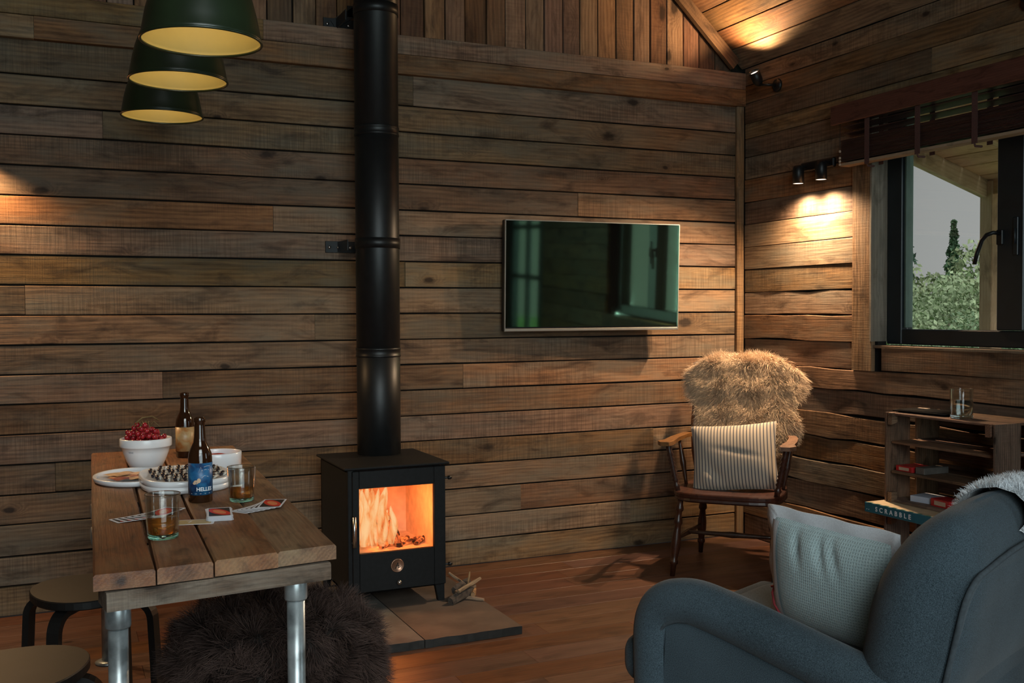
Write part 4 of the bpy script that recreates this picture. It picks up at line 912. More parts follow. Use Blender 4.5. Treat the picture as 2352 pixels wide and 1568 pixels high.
for k in range(7):
    x = 0.0 + k * 0.025; mb = MB(); mb.tube([(x - .04, -0.10 + .02 * (k % 3), 0.222), (x + .03, -0.06 + .015 * (k % 4), 0.232)], [0.009, 0.011], 7); mb.build('ember_stick', MT['log'], sv)
for k in range(22):
    x = -0.160 + 0.0088 * k; y = random.uniform(-0.14, 0.05); hh = random.uniform(0.17, 0.27) * (1 if k < 17 else .6); ww = random.uniform(.024, .044)
    path = []; rad = []
    for i in range(12):
        t = i / 11; path.append((x + 0.016 * math.sin(t * 6 + k) * t + 0.012 * t, y + 0.01 * math.cos(t * 5 + k), 0.235 + hh * t)); rad.append(ww * (math.sin(PI * (0.16 + 0.84 * t)) ** 0.8) * (1 - 0.35 * t) + 0.0015)
    mb = MB(); mb.tube(path, rad, 12, flat=0.6); mb.build('flame', MT['flame'], sv)
light('fire_glow', 'POINT', (-2.16, -0.55, 0.40), 5.0, (1.0, 0.30, 0.07), size=0.05)
light('fire_glow_low', 'POINT', (-2.22, -0.45, 0.36), 2.6, (1.0, 0.42, 0.13), size=0.04)
# flue
fu = empty('flue_pipe', (-2.118, -0.270, 0.6), 0, 'tall straight black flue pipe rising from the stove', 'flue')
RF = 0.0935
def seg_(z0, z1, nm='pipe_section', r_=RF): return MB().lathe([(r_ - .002, z0), (r_, z0 + .001), (r_, z1 - .001), (r_ - .002, z1)], 64).build(nm, MT['black'], fu)
seg_(0.0, 0.44); seg_(0.44, 1.385); seg_(1.385, 3.80)
MT['black2'] = MT['black']
for z in (0.42, 1.365):
    MB().lathe([(RF, z), (RF + .003, z + .002), (RF + .003, z + .008), (RF + .0012, z + .010), (RF + .0012, z + .030), (RF + .003, z + .032), (RF + .003, z + .038), (RF, z + .040)], 64).build('locking_band', MT['black'], fu)
def bracket(z, label, up=False):
    e = empty('flue_bracket', (-2.118, 0, z), 0, label, 'bracket')
    b_ = MB(); b_.box((-0.09, -0.006, 0), (0.145, 0.006, 0.052), bev=0.001); b_.box((0.09, -0.006, 0), (0.145, 0.006, 0.052), bev=0.001)
    b_.box((-0.105, -0.09, 0), (0.004, 0.17, 0.045)); b_.box((0.105, -0.09, 0), (0.004, 0.17, 0.045)); b_.build('wall_plate', MT['black'], e)
    if up:
        q = MB(); q.box((-0.07, -0.014, 0.03), (0.12, 0.006, 0.04), rot=Matrix.Rotation(-0.6, 3, 'Y')); q.box((-0.03, -0.014, 0.062), (0.05, 0.006, 0.05)); q.build('strut', MT['black'], e)
    ring = MB(); ring.lathe([(RF + .0006, -.022), (RF + .003, -.022), (RF + .003, .022), (RF + .0006, .022)], 48, (0, -0.27, 0), closed=True); ring.build('pipe_clamp', MT['black'], e)
    bo = MB()
    for x in (-0.145, -0.105, -0.05): bo.lathe([(0, 0), (0.007, 0), (0.007, 0.004), (0.004, 0.007), (0, 0.0075)], 12, (x, -0.009, -0.002), axis=(0, -1, 0))
    bo.build('bolt', MT['steel'], e)
bracket(1.507, 'black wall bracket clamping the flue at television height'); bracket(2.50, 'upper black strutted wall bracket clamping the flue at the beam', True)
# kindling
ks = [((-1.890, -0.655, 0.052), (0.125, 0.075, 0.022), 0.022, 'bark'), ((-1.868, -0.600, 0.075), (0.09, 0.06, 0.02), 0.020, 'bark'), ((-1.85, -0.645, 0.088), (0.13, 0.08, 0.022), 0.009, 'split'),
      ((-1.885, -0.590, 0.105), (-0.06, 0.03, 0.05), 0.006, 'split'), ((-1.845, -0.665, 0.037), (0.07, -0.075, 0.0), 0.008, 'split'), ((-1.822, -0.62, 0.050), (0.04, 0.08, 0.0), 0.014, 'split'), ((-1.862, -0.63, 0.068), (0.10, 0.03, 0.01), 0.010, 'split'), ((-1.835, -0.60, 0.105), (0.012, 0.01, 0.05), 0.004, 'split')]
kl = ['thick bark-covered kindling piece lowest on the hearth corner', 'short bark-covered kindling piece against the stove foot', 'long pale split stick slanting across the top of the kindling', 'thin pale stick leaning up at the back of the kindling', 'pale stick poking out towards the hearth front', 'stubby round-ended kindling piece at the outer end', 'pale split stick in the middle of the kindling heap', 'tiny upright splinter standing in the kindling']
for (c, d, rr, mm), lb in zip(ks, kl):
    d = Vector(d); mb = MB(); L = d.length; n = 5
    prs = []; seg = 6
    mb.tube([Vector((-L / 2, 0, 0)), Vector((-L * .2, 0.001, .001)), Vector((L * .2, -.001, 0)), Vector((L / 2, 0, 0))], [rr * .95, rr, rr * 1.02, rr * .7], seg, flat=0.75)
    o = mb.build('kindling_stick', MT[mm]); o.data.polygons.foreach_set('use_smooth', [False] * len(o.data.polygons)); o.matrix_world = Matrix.Translation(c) @ frame_axes(d, (0.1, 0.2, 1)).to_4x4(); tag(o, lb, 'kindling', 'kindling heap on the hearth')

# =================================================================== TELEVISION
tv = empty('television', (-0.968, -0.112, 1.384), -0.06, rot=(math.radians(2.0), 0, -0.06), label='wall-mounted flat television with a thin silver edge, screen off', cat='television')
TW, TH = 0.942, 0.532
MB().box((0, 0.022, 0), (TW, 0.035, TH), bev=0.004).build('back_case', MT['black'], tv)
MB().box((0, 0.002, 0.008), (TW - 0.008, 0.006, TH - 0.026)).build('screen', MT['screen'], tv)
MT['silver'] = plain('silver_bezel', (0.52, 0.51, 0.47), 0.35, 0.8, 0.05, 20)
bz = MB()
bz.box((0, 0.0, -TH / 2 + 0.007), (TW, 0.012, 0.014), bev=0.002); bz.box((0, 0.0, TH / 2 - 0.002), (TW, 0.012, 0.004)); bz.box((-TW / 2 + .002, 0.0, 0), (0.004, 0.012, TH)); bz.box((TW / 2 - .002, 0.0, 0), (0.004, 0.012, TH))
tag(bz.build('bezel', MT['silver'], tv), 'thin silver edge')
MB().box((0, 0.068, 0), (0.22, 0.08, 0.22), bev=0.004).build('wall_mount', MT['black'], tv)

# =================================================================== WALL LIGHTS
def spot_head(name, base, wall_n, head_c, aim, label, power, spot=1.6, blend=0.5, arm=True, group=None, lit=True):
    b = Vector(base); e = empty(name, b, 0, label, 'lamp', group); n = Vector(wall_n)
    MB().lathe([(0, 0), (0.032, 0), (0.034, 0.004), (0.030, 0.014), (0.012, 0.018), (0, 0.018)], 28, (0, 0, 0), axis=n).build('wall_rose', MT['black'], e)
    hc = Vector(head_c) - b; d = (Vector(aim) - Vector(head_c)).normalized(); back = hc - d * 0.045; front = hc + d * 0.035
    mb = MB(); mb.tube([n * .012, (n * .05 + back * .3), back], 0.007, 10); mb.build('arm', MT['black'], e)
    MB().lathe([(0, 0), (0.012, 0.0), (0.022, 0.012), (0.027, 0.03), (0.028, 0.080), (0.0265, 0.080), (0.0255, 0.070)], 28, back, axis=d).build('lamp_head', MT['black'], e)
    MB().lathe([(0, 0), (0.0255, 0), (0.0255, .001), (0, .001)], 24, back + d * 0.066, axis=d).build('lamp_lens', MT['lampface'] if lit else MT['steel'], e)
    if power: light(name + '_beam', 'SPOT', Vector(head_c) + d * 0.037, power, WARM, Vector(head_c) + d, 0.018, spot=spot, blend=blend)
spot_head('spotlight', (-0.001, -0.300, 2.362), (-1, 0, 0), (-0.095, -0.245, 2.405), (-0.36, -0.33, 2.74), 'small black spotlight near the corner lighting the ceiling', 44, 2.5, 0.9)
spot_head('spotlight', (-0.001, -1.775, 2.375), (-1, 0, 0), (-0.075, -1.82, 2.43), (-0.30, -2.6, 2.80), 'black spotlight high on the wall above the window blind', 4, 1.6, 0.6)
dl = empty('double_downlight', (0, -0.615, 1.915), 0, 'black double downlight washing the boards beside the window', 'lamp')
MB().box((-0.012, 0.0, 0), (0.022, 0.235, 0.046), bev=0.006).build('wall_bar', MT['black'], dl)
for yy in (0.078, -0.085):
    e = MB(); e.tube([(-0.02, yy, 0.0), (-0.045, yy, 0.0), (-0.066, yy, -0.014)], 0.007, 10); e.build('arm', MT['black'], dl)
    hd = MB(); hd.lathe([(0, 0.0), (0.016, -0.0), (0.024, -0.008), (0.0275, -0.03), (0.0275, -0.088), (0.0260, -0.088), (0.0255, -0.07)], 28, (-0.068, yy, 0.004)); hh = hd.build('lamp_head', MT['black'], dl)
    MB().lathe([(0, 0), (0.025, 0), (0.025, -.001), (0, -.001)], 24, (-0.068, yy, -0.081)).build('lamp_lens', MT['lampface'], hh)
    light('downlight_beam', 'SPOT', (-0.068, -0.615 + yy, 1.915 - 0.0865), 98, (1.0, 0.69, 0.42), (-0.42, -0.615 + yy - 0.0, 1.0), 0.017, spot=math.radians(158), blend=0.9)
# a matching pair on the back wall just beyond the picture
dl2 = empty('double_downlight', (-3.80, 0, 1.93), 0, 'black double downlight on the back wall at the table side', 'lamp')
MB().box((0, -0.012, 0), (0.235, 0.022, 0.046), bev=0.006).build('wall_bar', MT['black'], dl2)
for xx in (0.08, -0.08):
    MB().lathe([(0, 0.0), (0.016, -0.0), (0.024, -0.008), (0.0275, -0.03), (0.0275, -0.088), (0.0260, -0.088), (0.0255, -0.07)], 28, (xx, -0.068, 0.004)).build('lamp_head', MT['black'], dl2)
    light('downlight_beam', 'SPOT', (-3.80 + xx, -0.068, 1.93 - 0.0865), 34, WARM, (-3.80 + xx - 0.01, -0.05, 1.0), 0.017, spot=math.radians(140), blend=0.5)

# =================================================================== BLIND
vb = empty('venetian_blind', (0, -1.6, 0), 0, 'dark stained wooden venetian blind gathered up over the window', 'blind')
yl, yr = -0.84, -2.42; yc = (yl + yr) / 2 + 1.6; Lb = abs(yr - yl)
def slat(z, tilt=0.0, T_=0.003, m=None, name='slat', x=-0.062, dep=0.05, L=Lb - 0.04):
    o = plank(vb, (x, yc - 0.005, z), (0, -1, 0), (-1, 0, math.tan(tilt)), L, dep, T_, m or MT['blind'], name, bev=0.0008, jit=0, seg=1); return o
plank(vb, (-0.118, yc + 0.005, 2.105), (0, -1, 0), (0, 0, 1), Lb + .03, 0.088, 0.012, MT['blindred'], 'valance', bev=0.003, jit=0)
MB().box((-0.055, yc, 2.12), (0.06, Lb - .04, 0.045), bev=0.003).build('head_rail', MT['blind'], vb)
for z in (2.075, 2.043, 2.011): slat(z, 0.25)
for k in range(21): slat(1.984 - 0.0047 * k, 0.0, 0.0028, x=-0.075)
o = slat(1.870, 0, 0.012, MT['blindpale'], 'bottom_rail', x=-0.075, dep=0.055)
mbx = MB()
for y in (-1.035, -1.325, -1.615, -1.905, -2.195):
    t = MB(); t.box((-0.1035, y + 1.6, 1.968), (0.0015, 0.028, 0.215)); t.box((-0.020, y + 1.6, 1.968), (0.0015, 0.028, 0.215)); t.build('ladder_tape', MT['tape'], vb)
    t = MB(); t.tube([(-0.105, y + 1.6, 1.862), (-0.085, y + 1.612, 1.853), (-0.06, y + 1.604, 1.852), (-0.04, y + 1.62, 1.856)], [0.003, 0.005, 0.005, 0.003], 8); t.build('cord_knot', MT['tape'], vb)
t = MB(); t.tube([(-0.112, -0.875 + 1.6, 2.06), (-0.112, -0.875 + 1.6, 1.90)], 0.0012, 6)
t.build('pull_cord', MT['cord'], vb)
t = MB()
for z in (1.935, 1.905, 1.890, 1.876): t.lathe([(0, -.006), (0.005, -.004), (0.006, 0), (0.004, .006), (0, .007)], 10, (-0.112, -0.875 + 1.6, z))
t.build('cord_beads', MT['blindpale'], vb)

# =================================================================== FUR
def fur(name, parent, pts, nrm, flow, length, width, col_root, col_tip, var=0.25, curl=0.5, segs=3, clump=24.0, jitter=0.35):
    """short tapered strands grown from points on a hide"""
    n = len(pts); L = length * rng.uniform(0.6, 1.25, n)
    ph = pts * clump
    cl = np.stack([np.sin(ph[:, 0] * 1.3 + 2 * np.sin(ph[:, 2])), np.sin(ph[:, 1] * 1.1 + 2 * np.sin(ph[:, 0] * .9)), np.sin(ph[:, 2] * 1.2 + 2 * np.sin(ph[:, 1] * .8))], 1)
    d0 = nrm * 0.9 + flow * 0.5 + cl * curl * .5 + rng.normal(size=(n, 3)) * jitter * .5; d0 /= np.linalg.norm(d0, axis=1)[:, None]
    d1 = nrm * 0.25 + flow * 0.9 + cl * curl + rng.normal(size=(n, 3)) * jitter; d1 /= np.linalg.norm(d1, axis=1)[:, None]
    side = np.cross(d0, rng.normal(size=(n, 3))); side /= np.linalg.norm(side, axis=1)[:, None]
    rings = []
    p = pts.copy()
    for i in range(segs + 1):
        t = i / segs; wd = width * (1 - t * 0.85)
        rings.append((p - side * wd, p + side * wd)); d = d0 * (1 - t) + d1 * t; d /= np.linalg.norm(d, axis=1)[:, None]; p = p + d * (L / segs)[:, None]
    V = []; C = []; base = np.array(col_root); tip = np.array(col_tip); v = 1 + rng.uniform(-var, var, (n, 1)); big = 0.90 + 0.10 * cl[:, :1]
    for i in range(segs):
        a, b_ = rings[i]; c, d = rings[i + 1]; V.append(np.stack([a, b_, d, c], 1))
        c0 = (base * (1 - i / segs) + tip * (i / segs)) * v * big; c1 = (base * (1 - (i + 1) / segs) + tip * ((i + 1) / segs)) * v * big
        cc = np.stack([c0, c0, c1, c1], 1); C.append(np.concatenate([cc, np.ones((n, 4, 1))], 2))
    V = np.stack(V, 1).reshape(-1, 3); C = np.stack(C, 1).reshape(-1, 4)
    return tag(quads(name, V, MT['fur'], parent, C), kind='stuff')
def sample_obj(o, n, keep=None):
    me = o.data; me.calc_loop_triangles(); T_ = np.array([t.vertices[:] for t in me.loop_triangles]); P = np.array([v.co[:] for v in me.vertices])
    N = np.array([v.normal[:] for v in me.vertices])
    A, B, C = P[T_[:, 0]], P[T_[:, 1]], P[T_[:, 2]]; ar = np.linalg.norm(np.cross(B - A, C - A), axis=1)
    k = rng.choice(len(T_), n, p=ar / ar.sum()); r1 = np.sqrt(rng.random((n, 1))); r2_ = rng.random((n, 1))
    w0, w1, w2 = 1 - r1, r1 * (1 - r2_), r1 * r2_
    pts = A[k] * w0 + B[k] * w1 + C[k] * w2; nn = N[T_[k, 0]] * w0 + N[T_[k, 1]] * w1 + N[T_[k, 2]] * w2
    nn /= np.linalg.norm(nn, axis=1)[:, None] + 1e-9
    return pts, nn

# =================================================================== STOOLS
def rtri(R, rr, n=10):
    pts = []
    for k in range(3):
        a = 2 * PI * k / 3; c = Vector((R * math.cos(a), R * math.sin(a)))
        for i in range(n + 1):
            b_ = a - PI / 3 + 2 * PI / 3 * i / n; pts.append((c.x + rr * math.cos(b_), c.y + rr * math.sin(b_)))
    return pts
def stool(x, y, rz, label, H_=0.42, R=0.165, group='black bentwood stools'):
    e = empty('bentwood_stool', (x, y, 0), rz, label, 'stool', group)
    n = 48; vs = []
    prof = [(0.0, 0.0), (0.985, 0.0), (1.0, 0.003), (1.0, 0.021), (0.985, 0.024), (0.0, 0.024)]
    for rr, z in prof:
        for k in range(n):
            a = 2 * PI * k / n; q = R * (1 + 0.05 * math.cos(3 * a)) * rr; vs.append((q * math.cos(a), q * math.sin(a), H_ - 0.024 + z))
    mb = MB(); mb.add(vs, [(i * n + k, i * n + (k + 1) % n, (i + 1) * n + (k + 1) % n, (i + 1) * n + k) for i in range(5) for k in range(n)], None, False); mb.build('seat', MT['blacksatin'], e)
    for k in range(4):
        a = PI / 4 + k * PI / 2; d = Vector((math.cos(a), math.sin(a), 0)); s_ = Vector((-d.y, d.x, 0)); path = []
        path += [d * 0.05 + Vector((0, 0, H_ - 0.036)), d * (R - 0.03) + Vector((0, 0, H_ - 0.036))]
        for i in range(1, 8):
            t = PI / 2 * i / 7; path.append(d * (R - 0.03 + 0.055 * math.sin(t)) + Vector((0, 0, H_ - 0.036 - 0.055 * (1 - math.cos(t)))))
        path += [d * (R + 0.032) + Vector((0, 0, 0.2)), d * (R + 0.040) + Vector((0, 0, 0.0))]
        vs = []; wv = 0.0175; tv_ = 0.0095
        for i, p_ in enumerate(path):
            tt = (path[min(i + 1, len(path) - 1)] - path[max(i - 1, 0)]).normalized(); nn = s_.cross(tt).normalized()
            vs += [p_ + s_ * wv + nn * tv_, p_ - s_ * wv + nn * tv_, p_ - s_ * wv - nn * tv_, p_ + s_ * wv - nn * tv_]
        fs = [(i * 4 + j, i * 4 + (j + 1) % 4, (i + 1) * 4 + (j + 1) % 4, (i + 1) * 4 + j) for i in range(len(path) - 1) for j in range(4)] + [(3, 2, 1, 0), tuple((len(path) - 1) * 4 + j for j in range(4))]
        mb = MB(); mb.add(vs, fs); mb.build('leg', MT['blacksatin'], e)
    return e
stool(-3.315, -1.345, 0.25, 'black bentwood stool tucked under the table long side')
stool(-3.50, -2.02, 0.62, 'black bentwood stool nearest the viewer at the table side')
fs_ = stool(-2.915, -2.03, 0.9, 'black stool under the dark shaggy sheepskin beside the stove', 0.455)
# dark sheepskin over that stool
dk = empty('dark_sheepskin', (-2.915, -2.03, 0.465), 0.1, 'shaggy dark brown sheepskin covering a stool under the table', 'sheepskin')
NS, NR = 44, 22; vs = []; fsx = []
for i in range(NR + 1):
    t = i / NR
    for k in range(NS):
        a = 2 * PI * k / NS; edge = 0.42 + 0.05 * math.sin(2 * a + 0.4) + 0.03 * math.sin(5 * a); s_ = t * edge
        flat = 0.185; drop = 0.0
        if s_ <= flat: rr = s_; zz = 0.020 - 0.02 * (s_ / flat) ** 2
        else: q = s_ - flat; rr = flat + 0.045 * (1 - math.exp(-q / 0.05)); zz = 0.0 - q * 0.98 + 0.018 * (1 - math.exp(-q / 0.03))
        vs.append((rr * math.cos(a) * 1.03, rr * math.sin(a) * 1.03, zz))
for i in range(NR):
    for k in range(NS):
        k2 = (k + 1) % NS; fsx.append((i * NS + k, (i + 1) * NS + k, (i + 1) * NS + k2, i * NS + k2))
hid = MB().add(vs, fsx, None, True).build('hide', MT['darkhide'], dk)
pts, nn = sample_obj(hid, 52000); nn *= np.sign(nn[:, 2:3] * 0.3 + (nn * np.stack([pts[:, 0], pts[:, 1], pts[:, 2] * 0], 1)).sum(1, keepdims=True) * 10 + 1e-6)
flow = np.stack([pts[:, 0] * 3, pts[:, 1] * 3, -0.75 * np.ones(len(pts))], 1)
fur('fleece', dk, pts, nn, flow, 0.052, 0.0010, (0.018, 0.010, 0.008), (0.075, 0.046, 0.038), 0.4, 1.0, clump=55)
# a flap of hide hanging to the table's rear side
# =================================================================== WINDSOR CHAIR
wc_F = Vector((-0.72, -0.69, 0)).normalized(); wc_az = math.atan2(wc_F.y, wc_F.x)
# local: +X = facing (front), +Y = sitter's left ; right-hand edge in view is +Y
SH = 0.385
FLp = Vector((-0.83, -0.59, 0)); Sdir = Vector((-wc_F.y, wc_F.x, 0))
cc = FLp + Sdir * 0.25 - wc_F * 0.24 + Vector((-0.02, 0.0, 0))
wch = empty('windsor_armchair', (cc.x, cc.y, 0), wc_az, 'dark turned wooden armchair draped with a tawny sheepskin in the corner', 'chair')
LYS = -1   # local +Y direction in world = rot90(F); seat-left-in-view is at local y = ?
yL = (Matrix.Rotation(-wc_az, 3, 'Z') @ (FLp - cc)).y   # y of the corner seen on the left of the picture
sgn = 1 if yL > 0 else -1
def W(x, y, z): return (x, y * sgn, z)      # y>0 = left in view
wood_d, wood_l = MT['chairwood'], MT['chairlight']
n = 36; outl = []
for k in range(n):
    a = 2 * PI * k / n; c_, s_ = math.cos(a), math.sin(a); ex = 0.45
    xx = 0.24 * math.copysign(abs(c_) ** ex, c_); yy = (0.25 if xx > 0 else 0.25 + 0.10 * xx) * math.copysign(abs(s_) ** ex, s_); outl.append((xx, yy))
mb = MB(); vs = []
for rr, z in ((0, SH - .042), (0.95, SH - .042), (1.0, SH - .034), (0.985, SH - .024), (1.0, SH - .018), (1.0, SH - .005), (0.985, SH), (0.9, SH), (0.6, SH - .006), (0, SH - .010)):
    for x, y in outl: vs.append((x * rr, y * rr, z))
mb.add(vs, [(i * n + k, i * n + (k + 1) % n, (i + 1) * n + (k + 1) % n, (i + 1) * n + k) for i in range(9) for k in range(n)], None, False); mb.build('seat', wood_d, wch)
def turned(p0, p1, prof, name, m, parent=wch, seg=14):
    p0, p1 = Vector(p0), Vector(p1); path = [p0.lerp(p1, t) for t, _ in prof]; mb = MB(); mb.tube(path, [r_ for _, r_ in prof], seg); return mb.build(name, m, parent)
legp = [(0, .013), (.06, .014), (.10, .019), (.13, .019), (.15, .013), (.2, .012), (.26, .019), (.30, .021), (.33, .014), (.38, .015), (.5, .021), (.62, .022), (.72, .017), (.78, .014), (.80, .019), (.83, .019), (.85, .013), (1, .011)]
for (x0, y0, x1, y1) in ((0.19, 0.205, 0.225, 0.235), (0.19, -0.205, 0.225, -0.235), (-0.17, 0.17, -0.29, 0.21), (-0.17, -0.17, -0.29, -0.21)):
    turned(W(x0, y0, SH - .04), W(x1, y1, 0.0), legp, 'leg', wood_d)
sp = [(0, .008), (.15, .009), (.4, .012), (.5, .015), (.6, .012), (.85, .009), (1, .008)]
for y in (0.22, -0.22): turned(W(0.205, y, 0.17), W(-0.23, y * .9, 0.15), sp, 'stretcher', wood_d)
turned(W(0.02, 0.215, 0.165), W(0.02, -0.215, 0.165), sp, 'stretcher', wood_d)
# back stiles, spindles, crest
for y in (0.235, -0.235):
    pth = [W(-0.20, y * .85, SH - .01), W(-0.235, y * .98, 0.52), W(-0.27, y * 1.02, 0.66), W(-0.31, y * 1.0, 0.82), W(-0.34, y * .92, 0.93)]
    mb = MB(); mb.tube(pth, [.014, .0145, .0155, .0145, .012], 12, flat=0.8); mb.build('back_stile', wood_l, wch)
for y in (-0.14, -0.07, 0, 0.07, 0.14):
    mb = MB(); mb.tube([W(-0.21, y, SH - .01), W(-0.26, y, 0.6), W(-0.34, y, 0.93)], [.007, .0095, .007], 10); mb.build('spindle', wood_l, wch)
vs = []; ncr = 14
for i in range(ncr + 1):
    y = -0.25 + 0.5 * i / ncr; h_ = 0.035 * (1 - (y / .25) ** 2); bx = -0.345 + 0.03 * (y / .25) ** 2
    for dx, dz in ((0.010, -0.035), (0.010, 0.03 + h_), (-0.012, 0.03 + h_), (-0.012, -0.035)): vs.append(W(bx + dx, y, 0.925 + dz))
fs2 = [(i * 4 + j, i * 4 + (j + 1) % 4, (i + 1) * 4 + (j + 1) % 4, (i + 1) * 4 + j) for i in range(ncr) for j in range(4)] + [(3, 2, 1, 0), tuple(ncr * 4 + j for j in range(4))]
MB().add(vs, fs2).build('crest_rail', wood_l, wch)
# arms
AH = 0.605
for s_ in (1, -1):
    pth = [(-0.255, 0.235), (-0.12, 0.262), (0.02, 0.272), (0.12, 0.268), (0.19, 0.275), (0.235, 0.268)]; wd = [0.020, 0.021, 0.023, 0.026, 0.036, 0.020]; vs = []
    for (x, y), ww in zip(pth, wd):
        for dy, dz in ((-ww, -0.009), (ww, -0.009), (ww, 0.009), (-ww, 0.009)): vs.append(W(x, s_ * (y + dy), AH + dz))
    nf = len(pth); fs3 = [(i * 4 + j, i * 4 + (j + 1) % 4, (i + 1) * 4 + (j + 1) % 4, (i + 1) * 4 + j) for i in range(nf - 1) for j in range(4)] + [(3, 2, 1, 0), tuple((nf - 1) * 4 + j for j in range(4))]
    ar = MB().add(vs, fs3).build('arm', wood_l, wch); tag(ar, 'orange worn wooden arm')
    ap = [(0, .012), (.10, .013), (.14, .018), (.18, .012)]
    for k in range(7): t = .22 + .085 * k; ap += [(t, .010), (t + .04, .0165)]
    ap += [(.84, .011), (.93, .016), (1, .012)]
    turned(W(0.165, s_ * 0.222, SH - .008), W(0.175, s_ * 0.266, AH - .006), ap, 'arm_post', wood_d)
    turned(W(-0.03, s_ * 0.225, SH - .008), W(-0.04, s_ * 0.262, AH - .006), sp, 'arm_spindle', wood_d)
# tawny sheepskin over the crest
shp = empty('tawny_sheepskin', (cc.x, cc.y, 0), wc_az, 'tawny long-haired sheepskin hung over the corner chair back', 'sheepskin')
PPM = 500.0
def zof(py): return 0.965 - (py - 812) / PPM
edge = [(806, -70, 60), (815, -105, 105), (830, -128, 128), (850, -140, 143), (880, -138, 143), (905, -130, 134), (918, -118, 116), (930, -112, 124), (950, -110, 134), (975, -110, 136), (995, -100, 128), (1015, -80, 108), (1040, -50, 60)]
vs = []; NU = 22
rowsE = []
# part hanging behind the crest first
for py, a, b_ in [(880, -95, 95), (850, -115, 118), (820, -110, 110)]: rowsE.append((py, a, b_, -0.055))
for py, a, b_ in edge: rowsE.append((py, a, b_, None))
for py, a, b_, back in rowsE:
    z = zof(py)
    for j in range(NU + 1):
        t = j / NU; uu = (a + (b_ - a) * t) / PPM
        xb = -0.34 + (0.945 - z) * 0.22 if z < 0.945 else -0.34
        if back is None: x = xb + 0.047 + 0.012 * math.cos(uu * 9) - 0.035 * abs(uu / .28) ** 8
        else: x = -0.34 + back - 0.01 * abs(uu * 3)
        if py <= 806 and back is None: x = -0.345
        vs.append(W(x, -uu, z + (0.0 if py > 806 else 0.0)))
fsx = [(i * (NU + 1) + j, i * (NU + 1) + j + 1, (i + 1) * (NU + 1) + j + 1, (i + 1) * (NU + 1) + j) for i in range(len(rowsE) - 1) for j in range(NU)]
hd_ = MB().add(vs, fsx, None, True).build('hide', MT['hide'], shp)
pts, nn = sample_obj(hd_, 52000)
want = np.stack([np.where(pts[:, 0] > -0.36, 1.0, -1.0), 0 * pts[:, 0], np.where(pts[:, 2] > 0.95, 1.5, 0.1)], 1)
nn *= np.sign((nn * want).sum(1, keepdims=True) + 1e-6)
flow = np.stack([0.1 + 0 * pts[:, 0], pts[:, 1] * 1.8, -0.75 + 0.5 * np.clip((pts[:, 2] - 0.93) * 20, 0, 1)], 1)
zt_ = np.clip((pts[:, 2] - 0.80) / 0.16, 0, 1)[:, None]
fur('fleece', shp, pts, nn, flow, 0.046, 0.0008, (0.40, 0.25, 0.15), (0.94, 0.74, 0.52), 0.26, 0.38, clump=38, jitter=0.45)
# ticking pillow
def pillow(name, w_, h_, puff, m, parent, n=22, pinch=0.06, crease=None, edge_m=None):
    vs = []; fs = []
    for sd in (1, -1):
        for i in range(n + 1):
            for j in range(n + 1):
                uu = 2 * i / n - 1; vv = 2 * j / n - 1
                k = 1 - pinch * (1 - uu * uu) * abs(vv) ** 2; k2 = 1 - pinch * (1 - vv * vv) * abs(uu) ** 2
                q = ((1 - abs(uu) ** 2.6) * (1 - abs(vv) ** 2.6)) ** 0.55
                z = sd * puff * q
                if crease and sd > 0: z += crease(uu, vv) * min(1, q * 2.5)
                vs.append((uu * w_ / 2 * k2, vv * h_ / 2 * k, z))
    N1 = (n + 1) ** 2
    for i in range(n):
        for j in range(n):
            a = i * (n + 1) + j; fs.append((a, a + n + 1, a + n + 2, a + 1)); b_ = a + N1; fs.append((b_, b_ + 1, b_ + n + 2, b_ + n + 1))
    return MB().add(vs, fs, None, True).build(name, m, parent)
def cr1(u_, v_): return -0.016 * math.exp(-((u_ + 0.45 + (v_ + .45) * .6) ** 2) / 0.02 - (v_ + 0.5) ** 2 / .10) + 0.014 * math.exp(-((u_ + 0.62) ** 2) / 0.03 - (v_ + 0.72) ** 2 / .05) - 0.005 * math.exp(-((v_ - 0.1 + u_ * .3) ** 2) / .004) * math.exp(-(u_ - .1) ** 2 / .2)
# orient: pillow local X across chair, local Y up the back, Z to the front
up_v = Vector((-0.34, 0, 0.94)).normalized(); ac = Vector(W(0, -1, 0))
Rp = frame_axes(ac, up_v)      # local frame within chair axes
cp_ = Vector(W(-0.015, -0.005, SH + 0.140))
worldM = Matrix.Translation((cc.x, cc.y, 0)) @ Matrix.Rotation(wc_az, 4, 'Z') @ Matrix.Translation(cp_) @ (Rp @ Matrix.Rotation(0.10, 3, 'Z')).to_4x4()
pw = pillow('striped_pillow', 0.405, 0.325, 0.062, MT['ticking'], None, crease=cr1, n=34)
pw.matrix_world = worldM; tag(pw, 'cream pillow with narrow blue ticking stripes on the corner chair', 'pillow')

